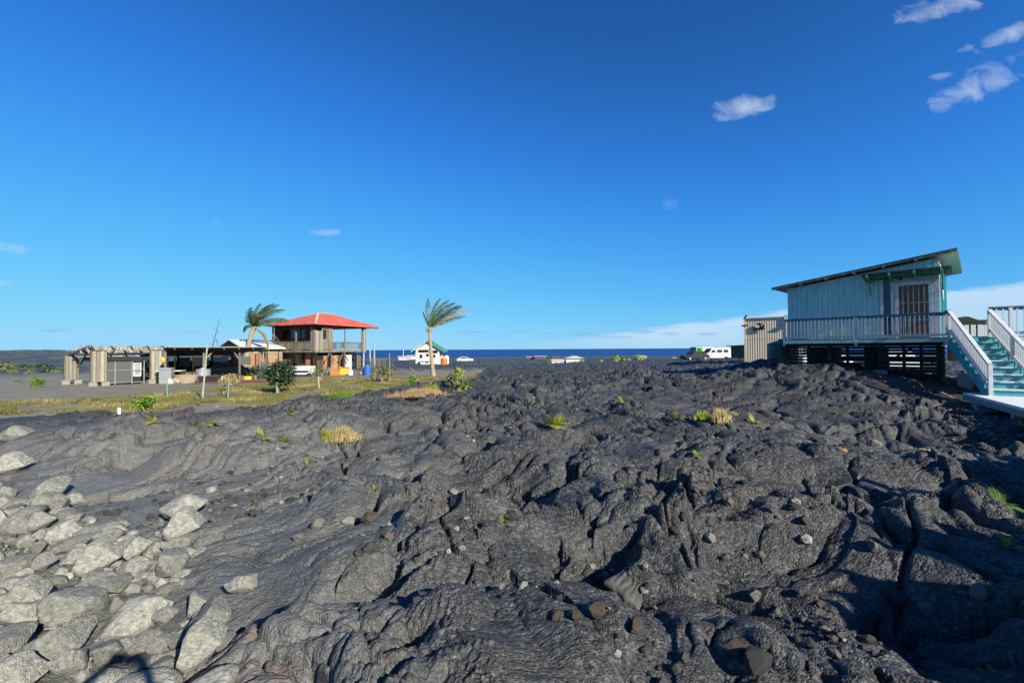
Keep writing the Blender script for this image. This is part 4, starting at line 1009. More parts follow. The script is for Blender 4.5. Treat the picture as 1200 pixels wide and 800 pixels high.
k=MB(); k.box(5.35,5.42,.80,.839,1.0,1.1); k.build('door_handle','black_paint',d_)
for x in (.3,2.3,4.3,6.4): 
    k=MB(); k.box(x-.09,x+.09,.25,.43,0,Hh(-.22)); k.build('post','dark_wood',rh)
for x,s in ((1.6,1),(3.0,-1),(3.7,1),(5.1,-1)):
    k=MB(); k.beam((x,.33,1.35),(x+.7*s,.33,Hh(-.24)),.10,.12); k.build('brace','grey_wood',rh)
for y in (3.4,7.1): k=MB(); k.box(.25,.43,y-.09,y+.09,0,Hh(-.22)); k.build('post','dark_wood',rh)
# outside stair and lattice
sx_=thing('outside_stair',(0,0,0)); sx_.parent=rh
for i in range(9): k=MB(); k.box(8.1-.0+.0,9.0,1.0+.3*i,1.26+.3*i,.28*i+.2,.28*i+.25); k.build('tread','grey_wood',sx_)
k=MB(); k.beam((8.08,.9,.05),(8.08,3.7,2.6),.06,.25); k.build('stringer','grey_wood',sx_); k=MB(); k.beam((9.03,.9,.05),(9.03,3.7,2.6),.06,.25); k.build('stringer','grey_wood',sx_)
la=MB()
for i in range(8): la.beam((6.5+.2*i,.9,.1),(7.5+.12*i,.9,2.2),.02,.05); la.beam((6.5+.2*i,.92,2.2),(7.5+.12*i,.92,.1),.02,.05)
la.build('lattice','grey_wood',rh)
gl=thing('ground_railing',(0,0,0)); gl.parent=rh
boards('pickets',(8.0,-.4,0),(11.0,-.6,0),.2,1.5,.07,.18,'grey_wood',gl)
k=MB(); k.beam((7.9,-.4,1.5),(11.0,-.6,1.5),.08,.06); k.build('handrail','grey_wood',gl)
k=MB(); k.tube([(8.9,-.4,0),(8.9,-.4,3.4)],[.12,.09],8); k.build('post','white_pole',rh)

# ------------------------------------------------------------------ open carport frame and black roofed shed
A0=Vector((-28.1,29,0)); th=R(55); AZg=-2.25
def cl(px,py_,z):   # helper: point on carport front line hit by column px
    d=ray(px,410); u=Vector((math.cos(th),math.sin(th),0))
    # A0+u*s = d*t
    s=(A0.y*d.x-A0.x*d.y)/(u.x*d.y-u.y*d.x); return s
cp_=thing('carport_frame',(A0.x,A0.y,AZg),th,'open weathered timber carport frame with broad board pylons and bare rafters','carport')
sB_=cl(186,0,0); zt=2.48
def pylon(x,y,wx,h0,h1,lab=None):
    t=thing('pylon',(0,0,0)); t.parent=cp_
    if lab: t['label']=lab
    k=MB(); k.box(x-wx/2,x+wx/2,y-.05,y-.02,.22,h0)
    nb=max(2,int(wx/.16))
    for i in range(nb): k.box(x-wx/2+i*wx/nb+.008,x-wx/2+(i+1)*wx/nb-.008,y-.065,y-.051,.22,h0-.01*(i%2))
    k.build('boards','pale_wood',t)
    k=MB(); k.box(x-wx/2-.10,x-wx/2-.003,y-.12,y+.12,.2,h0); k.build('post','grey_wood',t)
    k=MB(); k.box(x+wx/2+.003,x+wx/2+.08,y-.10,y+.10,.2,h0); k.build('post','grey_wood',t)
    k=MB(); k.box(x-wx/2-.22,x-wx/2+.20,y-.22,y+.22,-.1,.2); k.box(x+wx/2-.18,x+wx/2+.22,y-.22,y+.22,-.1,.2); k.build('footing','concrete',t)
pylon(.42,0,.62,zt-.10,zt); pylon(sB_-.1,0,.62,zt-.1,zt); 
pylon(-.05,4.9,.6,zt-.55,zt-.5); pylon(sB_,5.2,.5,zt-.6,zt-.55)
k=MB(); k.box(-.25,sB_+.3,-.18,-.07,zt-.12,zt+.08); k.build('front_beam','pale_wood',cp_)
k=MB(); k.box(-.2,sB_+.3,1.6,1.7,zt-.32,zt-.14); k.build('middle_beam','pale_wood',cp_)
k=MB(); k.box(-.3,sB_+.3,5.15,5.27,zt-.62,zt-.45); k.build('rear_beam','pale_wood',cp_)
for x in (-.12,.0,1.05,2.05,2.98,sB_+.2):
    k=MB(); k.beam((x,-.55,zt+.13),(x,5.7,zt-.42),.06,.15); k.build('rafter','pale_wood',cp_)
for y in (.4,1.2,2.3,3.4,4.6):
    k=MB(); z=zt+.2-.088*y; k.box(-.4,sB_+.3,y-.05,y+.05,z+.01,z+.05); k.build('purlin','pale_wood',cp_)
k=MB(); k.beam((.8,-.06,zt-.55),(1.25,-.06,zt-.13),.07,.09); k.beam((.02,2.6,zt-1.1),(.02,1.0,zt-.3),.07,.09); k.build('brace','dark_wood',cp_)
k=MB(); 
for i in range(6): k.beam((1.2,2.2+.25*i,zt-.28-.022*i),(sB_-.2,2.2+.25*i,zt-.28-.022*i),.22,.02)
k.build('ceiling_boards','plywood',cp_)
# kennel run inside it
kn=thing('dog_run',(A0.x,A0.y,AZg),th,'galvanised wire kennel run with black shade cloth roof under the carport frame','kennel')
xs=[cl(p,0,0) for p in (117,137,157,171)]
for x in xs: k=MB(); k.tube([(x,.35,-.05),(x,.35,1.62)],.035,6); k.build('post','galvanised',kn)
k=MB(); k.tube([(xs[0],.35,.95),(xs[-1],.35,.95)],.022,6); k.tube([(xs[0],.35,1.6),(xs[-1],.35,1.6)],.022,6); k.tube([(xs[0],.35,.08),(xs[-1],.35,.08)],.022,6); k.build('rails','galvanised',kn)
k=MB(); k.box(xs[0],xs[-2],.36,.37,.1,1.58); k.box(xs[0],xs[-1],2.2,2.21,.1,1.58); k.build('mesh_panel','mesh_grey',kn)
k=MB(); k.box(xs[0]-.3,xs[-1]+.3,.2,2.6,1.63,1.86); k.build('shade_roof','black_paint',kn)
fz=thing('chest',(A0.x,A0.y,AZg),th,'white upright cabinet standing at the right end of the kennel run','cabinet')
k=MB(); k.box(xs[2]+.12,xs[3]-.1,.55,1.1,.45,1.58); k.build('cabinet_body','white_metal',fz,bev=.02)
k=MB(); k.box(xs[2]+.18,xs[3]-.16,.535,.549,.55,1.5); k.build('cabinet_door','galvanised',fz)
k=MB(); k.box(xs[2]+.15,xs[3]-.13,.6,1.1,-.05,.44); k.build('cabinet_stand','black_paint',fz)

# shed
sE=cl(293,0,0)+1.2; s0=sB_+.35
sh=thing('long_shed',(A0.x,A0.y,AZg),th,'long open shed with black roof between the carport frame and the leaning palm','shed')
k=MB()
vs=[]
for X_ in (s0,sE): vs+=[(X_,-.6,2.50),(X_,6.2,1.82),(X_,6.2,1.88),(X_,-.6,2.56)]
k.add(vs,[(0,1,2,3),(7,6,5,4),(0,4,5,1),(1,5,6,2),(2,6,7,3),(3,7,4,0)]); rf=k.build('roof','black_paint',sh)
k=MB(); k.box(s0,sE,-.66,-.61,2.53,2.60); k.build('roof_edge','galvanised',rf)
for i in range(int((sE-s0)/1.1)): k=MB(); k.box(s0+.4+1.1*i,s0+.47+1.1*i,-.60,-.45,2.38,2.48); k.build('rafter_tail','grey_wood',rf)
for x in (s0+.1,s0+2.6,s0+5.2,sE-.3):
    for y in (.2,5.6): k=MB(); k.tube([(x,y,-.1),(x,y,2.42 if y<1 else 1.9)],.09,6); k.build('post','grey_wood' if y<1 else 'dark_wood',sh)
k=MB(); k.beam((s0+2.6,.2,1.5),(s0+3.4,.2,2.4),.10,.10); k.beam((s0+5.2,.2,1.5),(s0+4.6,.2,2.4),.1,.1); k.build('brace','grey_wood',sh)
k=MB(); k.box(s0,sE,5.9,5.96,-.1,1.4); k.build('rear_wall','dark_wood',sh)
for (a_,b_,m) in ((.5,2.0,'galvanised'),(2.6,3.6,'mesh_grey'),(3.9,5.0,'galvanised'),(5.4,6.6,'galvanised'),(6.9,8.6,'mesh_grey')):
    k=MB(); k.box(s0+a_,s0+b_,5.80,5.84,.9,1.7); k.build('wall_sheet',m,sh)
for x in (s0+2.35,s0+3.7): k=MB(); k.box(x,x+.16,5.74,5.79,0,1.75); k.build('yellow_upright','yellow_plastic',sh)

# clutter under and before the shed: each item of its own
def cb(name,px,py,Y,m,label,cat,size,kind='box',group=None,mats=None,rz=.3):
    p=at(px,py,Y); t=thing(name,(p.x,p.y,Z(p.x,p.y)-.02),rz,label,cat,group); sx_,sy_,sz_=size
    if kind=='box':
        k=MB(); k.box(-sx_/2,sx_/2,-sy_/2,sy_/2,0,sz_*.88); k.build('body',m,t,bev=min(size)*.05)
        k=MB(); k.box(-sx_/2-.02,sx_/2+.02,-sy_/2-.02,sy_/2+.02,sz_*.885,sz_); k.build('lid',mats or m,t)
    elif kind=='drum':
        k=MB(); r=sx_/2; k.tube([(0,0,0),(0,0,sz_*.1),(0,0,sz_*.5),(0,0,sz_*.95),(0,0,sz_)],[r*.94,r,r*1.02,r,r*.9],16); k.build('body',m,t)
        k=MB(); k.tube([(0,0,sz_+.001),(0,0,sz_*1.06)],[r*.5,r*.45],12); k.build('lid',mats or m,t)
    elif kind=='tub':
        k=MB(); a,b=sx_/2,sy_/2; n=20; vs=[];fs=[]
        for (q,z) in ((.72,0),(1,sz_),(.93,sz_),(.66,.05)):
            vs+=[(a*q*math.cos(2*math.pi*i/n),b*q*math.sin(2*math.pi*i/n),z) for i in range(n)]
        for j in range(3): fs+=[(j*n+i,j*n+(i+1)%n,(j+1)*n+(i+1)%n,(j+1)*n+i) for i in range(n)]
        fs+=[tuple(range(n))[::-1],tuple(3*n+i for i in range(n))]; k.add(vs,fs); k.build('tub_shell',m,t)
        k=MB(); k.tube([(a*1.0*math.cos(2*math.pi*i/n),b*math.sin(2*math.pi*i/n),sz_) for i in range(n+1)],.02,5); k.build('rim',m,t)
    elif kind=='table':
        k=MB(); k.box(-sx_/2,sx_/2,-sy_/2,sy_/2,sz_-.06,sz_); k.build('tabletop',m,t)
        for a in (-1,1):
            for b in (-1,1): k=MB(); x=a*(sx_/2-.08); y=b*(sy_/2-.08); k.box(x-.04,x+.04,y-.04,y+.04,-.05,sz_-.061); k.build('leg',mats or 'dark_wood',t)
    elif kind=='sack':
        import bmesh
        bm=bmesh.new(); bmesh.ops.create_icosphere(bm,subdivisions=3,radius=1)
        for v in bm.verts:
            f=1+.12*math.sin(5*v.co.x+3*v.co.z)+.08*math.sin(7*v.co.y+px); v.co=Vector((v.co.x*sx_/2*f,v.co.y*sy_/2*f,(v.co.z*f+.9)*sz_/2))
        me=bpy.data.meshes.new('sack'); bm.to_mesh(me); bm.free(); me.materials.append(MT[m]); me.polygons.foreach_set('use_smooth',[True]*len(me.polygons)); link('sack_body',me,t)
        k=MB(); k.tube([(0,0,sz_*.88),(.02,0,sz_*1.08)],[.06,.10],6); k.build('tied_neck',m,t)
    return t
cb('work_table',200,446,32,'white_metal','white topped work table just right of the last carport pylon','table',(1.6,.8,.95),'table')
cb('storage_cabinet',195,448,31.2,'galvanised','pale grey cabinet standing against the right pylon of the carport','cabinet',(.75,.5,1.15))
cb('bath_tub',218,449,31.5,'cushion_sand','pale oval tub on the cinder in front of the black roofed shed','tub',(1.5,.8,.6),'tub')
cb('feed_sack',206,449,31,'cushion_sand','sand coloured sack on the ground left of the pale tub','sack',(.7,.5,.45),'sack')
cb('feed_sack',199,450,30.5,'white_wall','small off white sack at the foot of the pale grey cabinet','sack',(.5,.4,.4),'sack')
cb('propane_tank',238,447,33,'galvanised','pale rounded propane tank standing behind the leaning pole','tank',(.95,.95,1.0),'drum')
p=at(226,441,33.5); k=MB(); k.tube([(p.x-.5,p.y,Z(p.x,p.y)+.05),(p.x+.9,p.y+.2,Z(p.x,p.y)+1.3)],.05,6); o=k.build('leaning_pipe','green_pole'); tag(o,'short green pipe leaning against the pale propane tank','pipe')
cb('wood_crate',246,447,33,'dark_wood','dark crate beside the pale propane tank under the shed','crate',(1.3,.7,.5),mats='brown_wood')
cb('plastic_bin',291,445,36,'yellow_plastic','low yellow bin on the ground at the foot of the leaning palm','bin',(.5,.4,.3))
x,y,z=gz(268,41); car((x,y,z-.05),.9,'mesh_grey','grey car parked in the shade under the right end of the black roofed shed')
cb('work_table',232,441,37,'brown_wood','brown work table deep in the black roofed shed left of the tank','table',(1.8,.8,.9),'table')
cb('wood_crate',222,444,35.5,'plywood','plywood crate stored under the black roofed shed behind the pale tub','crate',(.8,.6,.7))
cb('storage_bin',256,443,35.5,'white_metal','white bin in front of the grey car in the shed','bin',(.7,.5,.35))
cb('storage_bin',262,443.5,35.8,'galvanised','flat grey bin right of the white bin in the shed','bin',(.9,.5,.3))
cb('wood_crate',274,443,36.5,'dark_wood','dark crate at the foot of the leaning palm','crate',(.9,.7,.5))
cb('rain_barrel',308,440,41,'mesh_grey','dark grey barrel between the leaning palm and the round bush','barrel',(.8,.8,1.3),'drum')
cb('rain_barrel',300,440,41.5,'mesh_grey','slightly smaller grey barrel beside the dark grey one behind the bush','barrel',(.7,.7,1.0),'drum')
# lamp and yellow ball hung on the pylon
p=at(191,421.5,31.3); k=MB(); k.tube([(p.x,p.y,p.z-.2),(p.x,p.y,p.z-.15),(p.x,p.y,p.z),(p.x,p.y,p.z+.15),(p.x,p.y,p.z+.2)],[.03,.11,.15,.11,.03],12); o=k.build('buoy','yellow_plastic'); tag(o,'yellow buoy hanging on the right pylon of the carport','buoy')
# red cinder strip
k=MB()
n=18; top=[];bot=[]
for i in range(n+1):
    px=222+(352-222)*i/n; y0=at(px,447.5+.8*math.sin(i),33.5+.25*i*.4); 
    a=gp(px,448.5+.6*math.sin(i*1.7)-i*.12,-2.22); b_=gp(px,444.5+.4*math.sin(i*2.3)-i*.12,-2.22)
    top.append(b_);bot.append(a)
vs=[(x,y,Z(x,y)+.015) for x,y in bot]+[(x,y,Z(x,y)+.015) for x,y in top]
k.add(vs,[(i,i+1,n+2+i,n+1+i) for i in range(n)]); o=k.build('cinder_path','red_cinder'); tag(o,kind='structure')

# white gabled outbuilding behind the shed
a=at(286,412,47)
gb_=thing('gabled_outbuilding',(a.x,a.y,-2.5),R(55),'outbuilding with white metal gable roof behind the black roofed shed','building')
hz=(hor(285)-406.5)/F*47+2.5; pkz=(hor(273)-399)/F*50+2.5; Wd=5.8; Ln=4.2
k=MB(); k.box(.1,Ln,0.1,Wd-.1,-.1,hz-.1); k.build('wall','pale_wood',gb_)
k=MB(); k.prism([(-.2,hz-.35),(Wd+.2,hz-.35),(Wd+.2,hz-.15),(Wd/2,pkz-.05),(-.2,hz-.15)],-.25,-.12,axis='x'); k.build('gable','black_paint',gb_)
k=MB(); k.prism([(-.45,hz-.22),(Wd/2,pkz),(Wd+.45,hz-.22),(Wd+.45,hz-.12),(Wd/2,pkz+.1),(-.45,hz-.12)],-.35,Ln+.4,axis='x'); k.build('roof','white_metal',gb_)
k=MB(); k.box(.5,2.0,.06,.097,.6,2.2); k.build('wall_panel','orange_ply',gb_)
k=MB(); k.box(2.1,Ln-.1,.05,.097,.6,2.3); k.build('wall_panel','plywood',gb_)

# bins and drums in front of the red roofed house
cb('storage_tub',386,441,43.5,'greyblue_plastic','grey blue tub at the left end of the row before the red roofed house','tub',(.75,.75,.7),'drum',rz=.1)
cb('storage_bin',392.5,441.5,43,'orange_plastic','bright orange bin between two grey blue tubs before the house','bin',(.85,.6,.55),mats='orange_plastic')
cb('storage_tub',399,440.5,44,'greyblue_plastic','grey blue tub between the orange bin and the amber crate','tub',(.55,.55,.75),'drum')
cb('storage_bin',404,440.3,44,'yellow_plastic','amber crate at the right end of the row before the house','crate',(.9,.6,.75),mats='orange_plastic')
cb('bucket',410.5,440,43,'white_metal','white bucket below the white door of the red roofed house','bucket',(.5,.5,.5),'drum')
cb('water_drum',430.5,440,43,'blue_plastic','bright blue water drum near the outside stair','drum',(.62,.62,.95),'drum')
cb('feed_sack',426,440,43.5,'white_wall','white sack just left of the blue water drum','sack',(.6,.5,.5),'sack')
cb('orange_tank',520.5,432,70,'orange_plastic','orange tank on the lava right of the palm and white house','tank',(1.0,1.0,1.1),'drum',mats='white_metal')
cb('white_tank',523,430,76,'white_metal','small white tank just behind the orange tank','tank',(.9,.9,1.6),'drum')
# low white trailer by the bush
p=at(355,443.8,40.5); tr_=thing('cargo_trailer',(p.x,p.y,Z(p.x,p.y)),.15,'low white box trailer with a dark slot between the round bush and the house','trailer')
k=MB(); k.prism([(-.95,.22),(.95,.22),(1.0,.45),(.8,.78),(-.75,.78),(-.95,.5)],-.6,.6); k.build('body','white_metal',tr_,bev=.03)
k=MB(); k.box(-.62,.62,-.62,-.601,.38,.56); k.build('opening','dark_glass',tr_)
for x in (-.7,.7): k=MB(); k.tube([(x,-.62,.16),(x,-.45,.16)],.2,12); k.build('wheel','rubber',tr_)
pbn=thing('garden_bench',(at(357,437,41).x,41,Z(at(357,437,41).x,41)),.2,'white slatted bench against the house wall behind the white car','bench')
k=MB(); k.box(-.9,.9,-.2,.2,.42,.48); k.build('seat','white_metal',pbn); k=MB(); k.box(-.9,.9,.2,.25,.49,.95); k.build('backrest','white_metal',pbn)
for x in (-.8,.8): k=MB(); k.box(x-.04,x+.04,-.18,.18,-.05,.419); k.build('leg','white_metal',pbn)

# ------------------------------------------------------------------ poles and stakes
def pole(px0,py0,px1,py1,Y,r0,r1,m,label,name='pole',cat='pole',extra=None,group=None):
    b_=at(px0,py0,Y); zb=Z(b_.x,b_.y); tpt=at(px1,py1,Y)
    k=MB(); k.tube([(b_.x,b_.y,zb-.1),tpt],[r0,r1],8); k2=None
    o=k.build(name,m); tag(o,label,cat,group); return o
def ydep(px,py,zz=-2.15): return gp(px,py,zz)[1]
pole(237,466.5,243,403,ydep(237,466.5),.042,.03,'white_pole','tall leaning pale pole in the cinder yard before the black roofed shed')
pole(196,464,195.5,443,ydep(196,464),.03,.03,'green_pole','short grey green stake in front of the carport pylon','stake','stake')
pole(267,466,268.5,446,ydep(267,466),.025,.025,'green_pole','thin green stake between the leaning pole and the round bush','stake','stake')
pole(324.5,461,325,437,ydep(324.5,461),.05,.05,'green_pole','green fence post standing right in front of the round bush','fence_post','post')
mpx,mpy,mpz=gpt(140,489,-2.0)
pole(140,489,139.5,477.5,mpy,.045,.045,'white_metal','short white marker post at the front edge of the cinder yard','marker_post','post')
pole(374,455,373,441,ydep(374,455),.045,.04,'white_pole','pale stub post on the turf left of the orange bin','stub_post','post')
pole(457,449,456.5,414,ydep(457,449,-2.3),.05,.035,'grey_wood','thin grey post between the red roofed house and the second palm','post','post')
pole(502,447,480,430,ydep(497,450,-2.3),.03,.03,'grey_wood','grey stick leaning beside the foot of the second palm','stick','stick')
# tall bare agave stalk above the shed roof
b_=at(248,410,40); k=MB(); tp=at(257.5,373,40); k.tube([(b_.x,b_.y,-2.3),(b_.x,b_.y,b_.z),tp],[.06,.045,.015],6)
for i in range(7):
    q=Vector(b_).lerp(Vector(tp),.15+.12*i); s=1 if i%2 else -1; k.tube([q,q+Vector((s*.28,0,.16)),q+Vector((s*.33,0,.34))],.012,4)
o=k.build('antenna_mast','mesh_grey'); tag(o,'tall thin leaning antenna mast with short arms rising above the black roof','antenna')
b2=at(254,410,40.5); k=MB(); k.tube([(b2.x,b2.y,-2.3),at(254.5,397,40.5)],.02,5); k.tube([at(252.5,399,40.5),at(256.5,401,40.5)],.02,5); o=k.build('antenna_mast','mesh_grey'); tag(o,'short stub antenna just right of the tall leaning mast','antenna')
# ------------------------------------------------------------------ loose lava rocks
import bmesh
random.seed(11)
def rock_mesh(seed,m,flat=.6,ang=1.0):
    rnd=random.Random(seed); bm=bmesh.new(); bmesh.ops.create_icosphere(bm,subdivisions=4,radius=1)
    planes=[]
    for i in range(15):
        n=Vector((rnd.gauss(0,1),rnd.gauss(0,1),rnd.gauss(0,.8))).normalized(); planes.append((n,rnd.uniform(.48,.80)))
    off=Vector((rnd.uniform(0,50),rnd.uniform(0,50),rnd.uniform(0,50)))
    from mathutils import noise as mn
    for v in bm.verts:
        p=v.co.copy()
        for n,d in planes:
            t=p.dot(n)
            if t>d: p-=n*(t-d)*(.97*ang)
        p*=1+.10*mn.noise(p*1.6+off)+.035*mn.noise(p*5+off)+.018*mn.noise(p*13+off)
        v.co=Vector((p.x,p.y,p.z*flat))
    mz=min(v.co.z for v in bm.verts)
    for v in bm.verts: v.co.z-=mz
    me=bpy.data.meshes.new('lava_rock'); bm.to_mesh(me); bm.free(); me.materials.append(MT[m]); me.polygons.foreach_set('use_smooth',[True]*len(me.polygons)); return me
RM={m:[rock_mesh(i*7+j,m,rf_) for i,rf_ in enumerate((.5,.6,.7,.55,.8,.65))] for j,m in enumerate(('rock_pale','rock_mid','rock_brown','rock_dark'))}
def rock(x,y,sx,sy,sz,rz,m,label,group=None,sink=.28,tilt=.22,name='lava_rock',dz=0):
    me=random.choice(RM[m]); o=link(name,me,None,(x,y,Z(x,y)-sink*sz+dz),(random.uniform(-tilt,tilt),random.uniform(-tilt,tilt),rz)); o.scale=(sx,sy,sz)
    tag(o,label,'rock',group); return o
# named, large stones: px,py(centre), half widths in px, material, label
BIG=[(15,553,26,'rock_pale','flat broad pale rock at the left edge below the cinder yard'),
 (18,510,24,'rock_mid','grey rock at the left edge nearest the cinder yard'),
 (62,582,24,'rock_mid','blocky grey rock above the pale heap left of the dark crevice'),
 (83,592,18,'rock_pale','pale wedge shaped rock touching the blocky grey rock near the dark crevice'),
 (20,627,26,'rock_mid','large rounded grey rock at the left edge above the heap'),
 (118,668,30,'rock_pale','smooth pale boulder in the middle of the heap'),
 (160,672,28,'rock_pale','pitted pale rock right of the smooth boulder in the heap'),
 (168,645,20,'rock_mid','brownish angular rock behind the pitted rock in the heap'),
 (158,735,42,'rock_pale','largest pale flat topped rock just above the photographer shadow'),
 (85,726,40,'rock_mid','long grey slab rock left of the largest flat topped rock'),
 (60,770,42,'rock_mid','broad grey rock at the lower left of the heap'),
 (284,692,23,'rock_pale','pale pyramid shaped rock lying alone on dark lava right of the heap'),
 (240,729,15,'rock_pale','small pale triangular rock between the heap and the dark lava'),
 (228,655,15,'rock_pale','small pale triangular rock at the upper right end of the heap'),
 (215,757,22,'rock_mid','pale grey rock right of the photographer shadow'),
 (265,756,16,'rock_mid','narrow slanting rock slab against the dark lava at the lower left'),
 (20,672,24,'rock_mid','dark edged grey rock at the left edge in the middle of the heap'),
 (92,640,22,'rock_mid','long leaning rock at the upper edge of the heap'),
 (135,622,18,'rock_mid','low brown grey rock above the heap'),
 (215,607,30,'rock_pale','broad pale dusty slab half buried above the dark lava lobe')]
occ=[]
for px,py,hw,m,lab in BIG:
    x,y,z=gpt(px,py); w=hw/F*y*(.68 if py<560 else .9); a=math.atan2(y,x)
    rock(x,y,w*1.15,w*.8,w*.9,R(55)+random.uniform(-.4,.4),m,lab,sink=.12); occ.append((x,y,w))
HEAP=[gp(*p) for p in [(-160,640),(-60,560),(20,590),(60,598),(120,625),(200,628),(235,650),(215,690),(255,730),(240,790),(240,860),(-60,900),(-300,800)]]
hx=[p[0] for p in HEAP];hy=[p[1] for p in HEAP]
n=0;tries=0
hp=np.array(HEAP)
while n<262 and tries<30000:
    tries+=1
    x=random.uniform(min(hx),max(hx));y=random.uniform(min(hy),max(hy))
    if not in_poly(np.array([x]),np.array([y]),HEAP)[0]: continue
    if math.hypot(x,y)<1.15: continue
    w=random.choice((.06,.08,.10,.12,.14,.16,.19)) if tries<12000 else random.uniform(.05,.10)
    if any(math.hypot(x-a,y-b)<(w+c)*.55 for a,b,c in occ): continue
    occ.append((x,y,w)); n+=1
    m=random.choice(('rock_pale','rock_pale','rock_pale','rock_mid','rock_mid')) 
    rock(x,y,w*random.uniform(1.0,1.4),w*random.uniform(.75,1.05),w*random.uniform(.9,1.3),random.uniform(.4,1.5),m,'one of the many pale grey lava rocks heaped at the lower left','rocks heaped at the lower left',sink=random.choice((-.1,.05,.15)))
# scattered stones on the lava, each told apart by its spot
SC=[(408,612,9,'rock_pale','left of two pale stones side by side on the open lava'),(432,612,10,'rock_brown','right of two pale stones side by side on the open lava'),
 (372,618,9,'rock_mid','grey broken stone left of the two pale stones on the open lava'),(352,632,8,'rock_mid','grey wedge at the lower end of the short line of stones'),
 (497,592,5,'rock_mid','lone small grey stone right of the two pale stones'),(532,580,7,'rock_pale','pale flat stone beside the dark overhang in the middle'),
 (420,661,4,'rock_pale','tiny white stone at the edge of the long dark crevice'),(441,657,4,'rock_pale','tiny white stone just right of the long dark crevice'),
 (690,672,9,'rock_brown','brown angular stone beside the tilted slab'),(702,680,7,'rock_brown','smaller reddish stone right beside the brown angular one'),
 (652,722,9,'rock_brown','left block of the row of broken brown blocks'),(672,724,8,'rock_brown','middle block of the row of broken brown blocks'),(700,722,14,'rock_brown','large right block of the row of broken brown blocks'),
 (745,740,13,'rock_brown','crumbly brown block right of the row of blocks'),(825,743,20,'rock_brown','rough brown boulder left of the round grey one at the bottom'),(862,764,16,'rock_brown','brown boulder touching the round grey one at the bottom'),
 (888,782,20,'rock_dark','round smooth grey boulder at the bottom right of centre'),(885,702,10,'rock_mid','upright pale grey stone on the rim of the dark trough'),
 (1052,768,18,'rock_dark','dark faceted boulder catching light in the bottom right shade'),(1083,712,12,'rock_mid','pale oval stone in the bottom right shade'),
 (1045,710,13,'rock_dark','long dark stone left of the pale oval one in the shade'),(1022,642,9,'rock_mid','flat grey stone on the upper rim of the big shadow'),
 (910,720,6,'rock_mid','small grey stone at the lower left rim of the big shadow'),(941,728,7,'rock_mid','second small stone along the lower rim of the big shadow'),
 (965,738,7,'rock_pale','third small pale stone along the lower rim of the big shadow'),(986,745,6,'rock_mid','fourth small stone along the lower rim of the big shadow'),
 (1150,700,12,'rock_mid','light streaked stone near the right edge above the shade'),(1188,705,13,'rock_mid','grey boulder at the right edge beside the shade'),
 (790,630,7,'rock_dark','rounded dark stone right of the tilted slab'),(698,782,3,'rock_pale','tiny cream stone on dark lava at the bottom centre'),
 (1027,523,7,'rock_mid','light rounded stone at the foot of the roped slope'),(600,602,11,'rock_dark','dark block by the small fern in the middle'),(625,520,7,'rock_dark','dark block under the lime fern'),
 (596,605,6,'rock_brown','brown stone at the right of the dome in the middle'),(185,700,8,'rock_mid','small grey stone lying between two pale rocks in the heap')]
for px,py,hw,m,lab in SC:
    x,y,z=gpt(px,py); w=hw/F*y; rock(x,y,w*1.1,w*.85,w*1.15,random.uniform(-.6,1.2),m,lab,sink=.22)
# tilted slab in the middle right
x,y,z=gpt(745,662,-1.9); 
bm=bmesh.new(); bmesh.ops.create_grid(bm,x_segments=60,y_segments=26,size=1)
from mathutils import noise as mn
for v in bm.verts:
    X_,Y_=v.co.x,v.co.y
    e_=max(0,1-abs(X_)**4)*max(0,1-abs(Y_)**3)
    v.co=0.42*Vector((X_*.62+.05*mn.noise(Vector((X_*2,Y_*2,1))),Y_*.24*(1.15-.5*X_)+.04*mn.noise(Vector((X_*3,Y_*3,5))),.10*e_**.5*(1+.3*mn.noise(Vector((X_*2,Y_*2,0))))+.05*abs(math.sin(9*Y_+2.2*mn.noise(Vector((X_*1.5,Y_,3)))))*e_))
r_=bmesh.ops.extrude_face_region(bm,geom=list(bm.faces)); 
for v in [g for g in r_['geom'] if isinstance(g,bmesh.types.BMVert)]: v.co.z-=.10
bmesh.ops.recalc_face_normals(bm,faces=bm.faces)
me=bpy.data.meshes.new('tilted_slab'); bm.to_mesh(me); bm.free(); me.materials.append(MT['rock_dark2']); me.polygons.foreach_set('use_smooth',[True]*len(me.polygons))
o=link('tilted_slab',me,None,(x,y,min(z,Z(x-.12,y+.08),Z(x+.15,y+.12),Z(x-.1,y-.1))+.10),(R(24),R(-10),R(46))); tag(o,'tilted folded lava slab lying beside a dark hollow','lava slab')
# small rubble strewn in cracks: too many to count
rb=[]; rnd=random.Random(3)
vs=[];fs=[]
ICO=[(0,0,1),(.89,0,.45),(.28,.85,.45),(-.72,.53,.45),(-.72,-.53,.45),(.28,-.85,.45),(.72,.53,-.45),(-.28,.85,-.45),(-.89,0,-.45),(-.28,-.85,-.45),(.72,-.53,-.45),(0,0,-1)]
IF=[(0,1,2),(0,2,3),(0,3,4),(0,4,5),(0,5,1),(1,6,2),(2,7,3),(3,8,4),(4,9,5),(5,10,1),(6,7,2),(7,8,3),(8,9,4),(9,10,5),(10,6,1),(11,7,6),(11,8,7),(11,9,8),(11,10,9),(11,6,10)]
cl_=[(630,690,.25,30),(740,705,.2,30),(300,600,.8,60),(260,600,.7,60),(960,742,.35,90),(450,665,.3,40),(690,675,.25,50),(590,520,1.2,90),(300,560,1.3,50),(1185,520,1.0,260),(1160,505,.8,120),(850,600,.8,60),(100,600,1.0,120),(640,470,2.5,90),(900,500,2,90),(200,480,1.5,80),(500,620,.8,60),(540,700,.5,40),(760,760,.3,40),(380,560,1.5,110)]
P_=[];
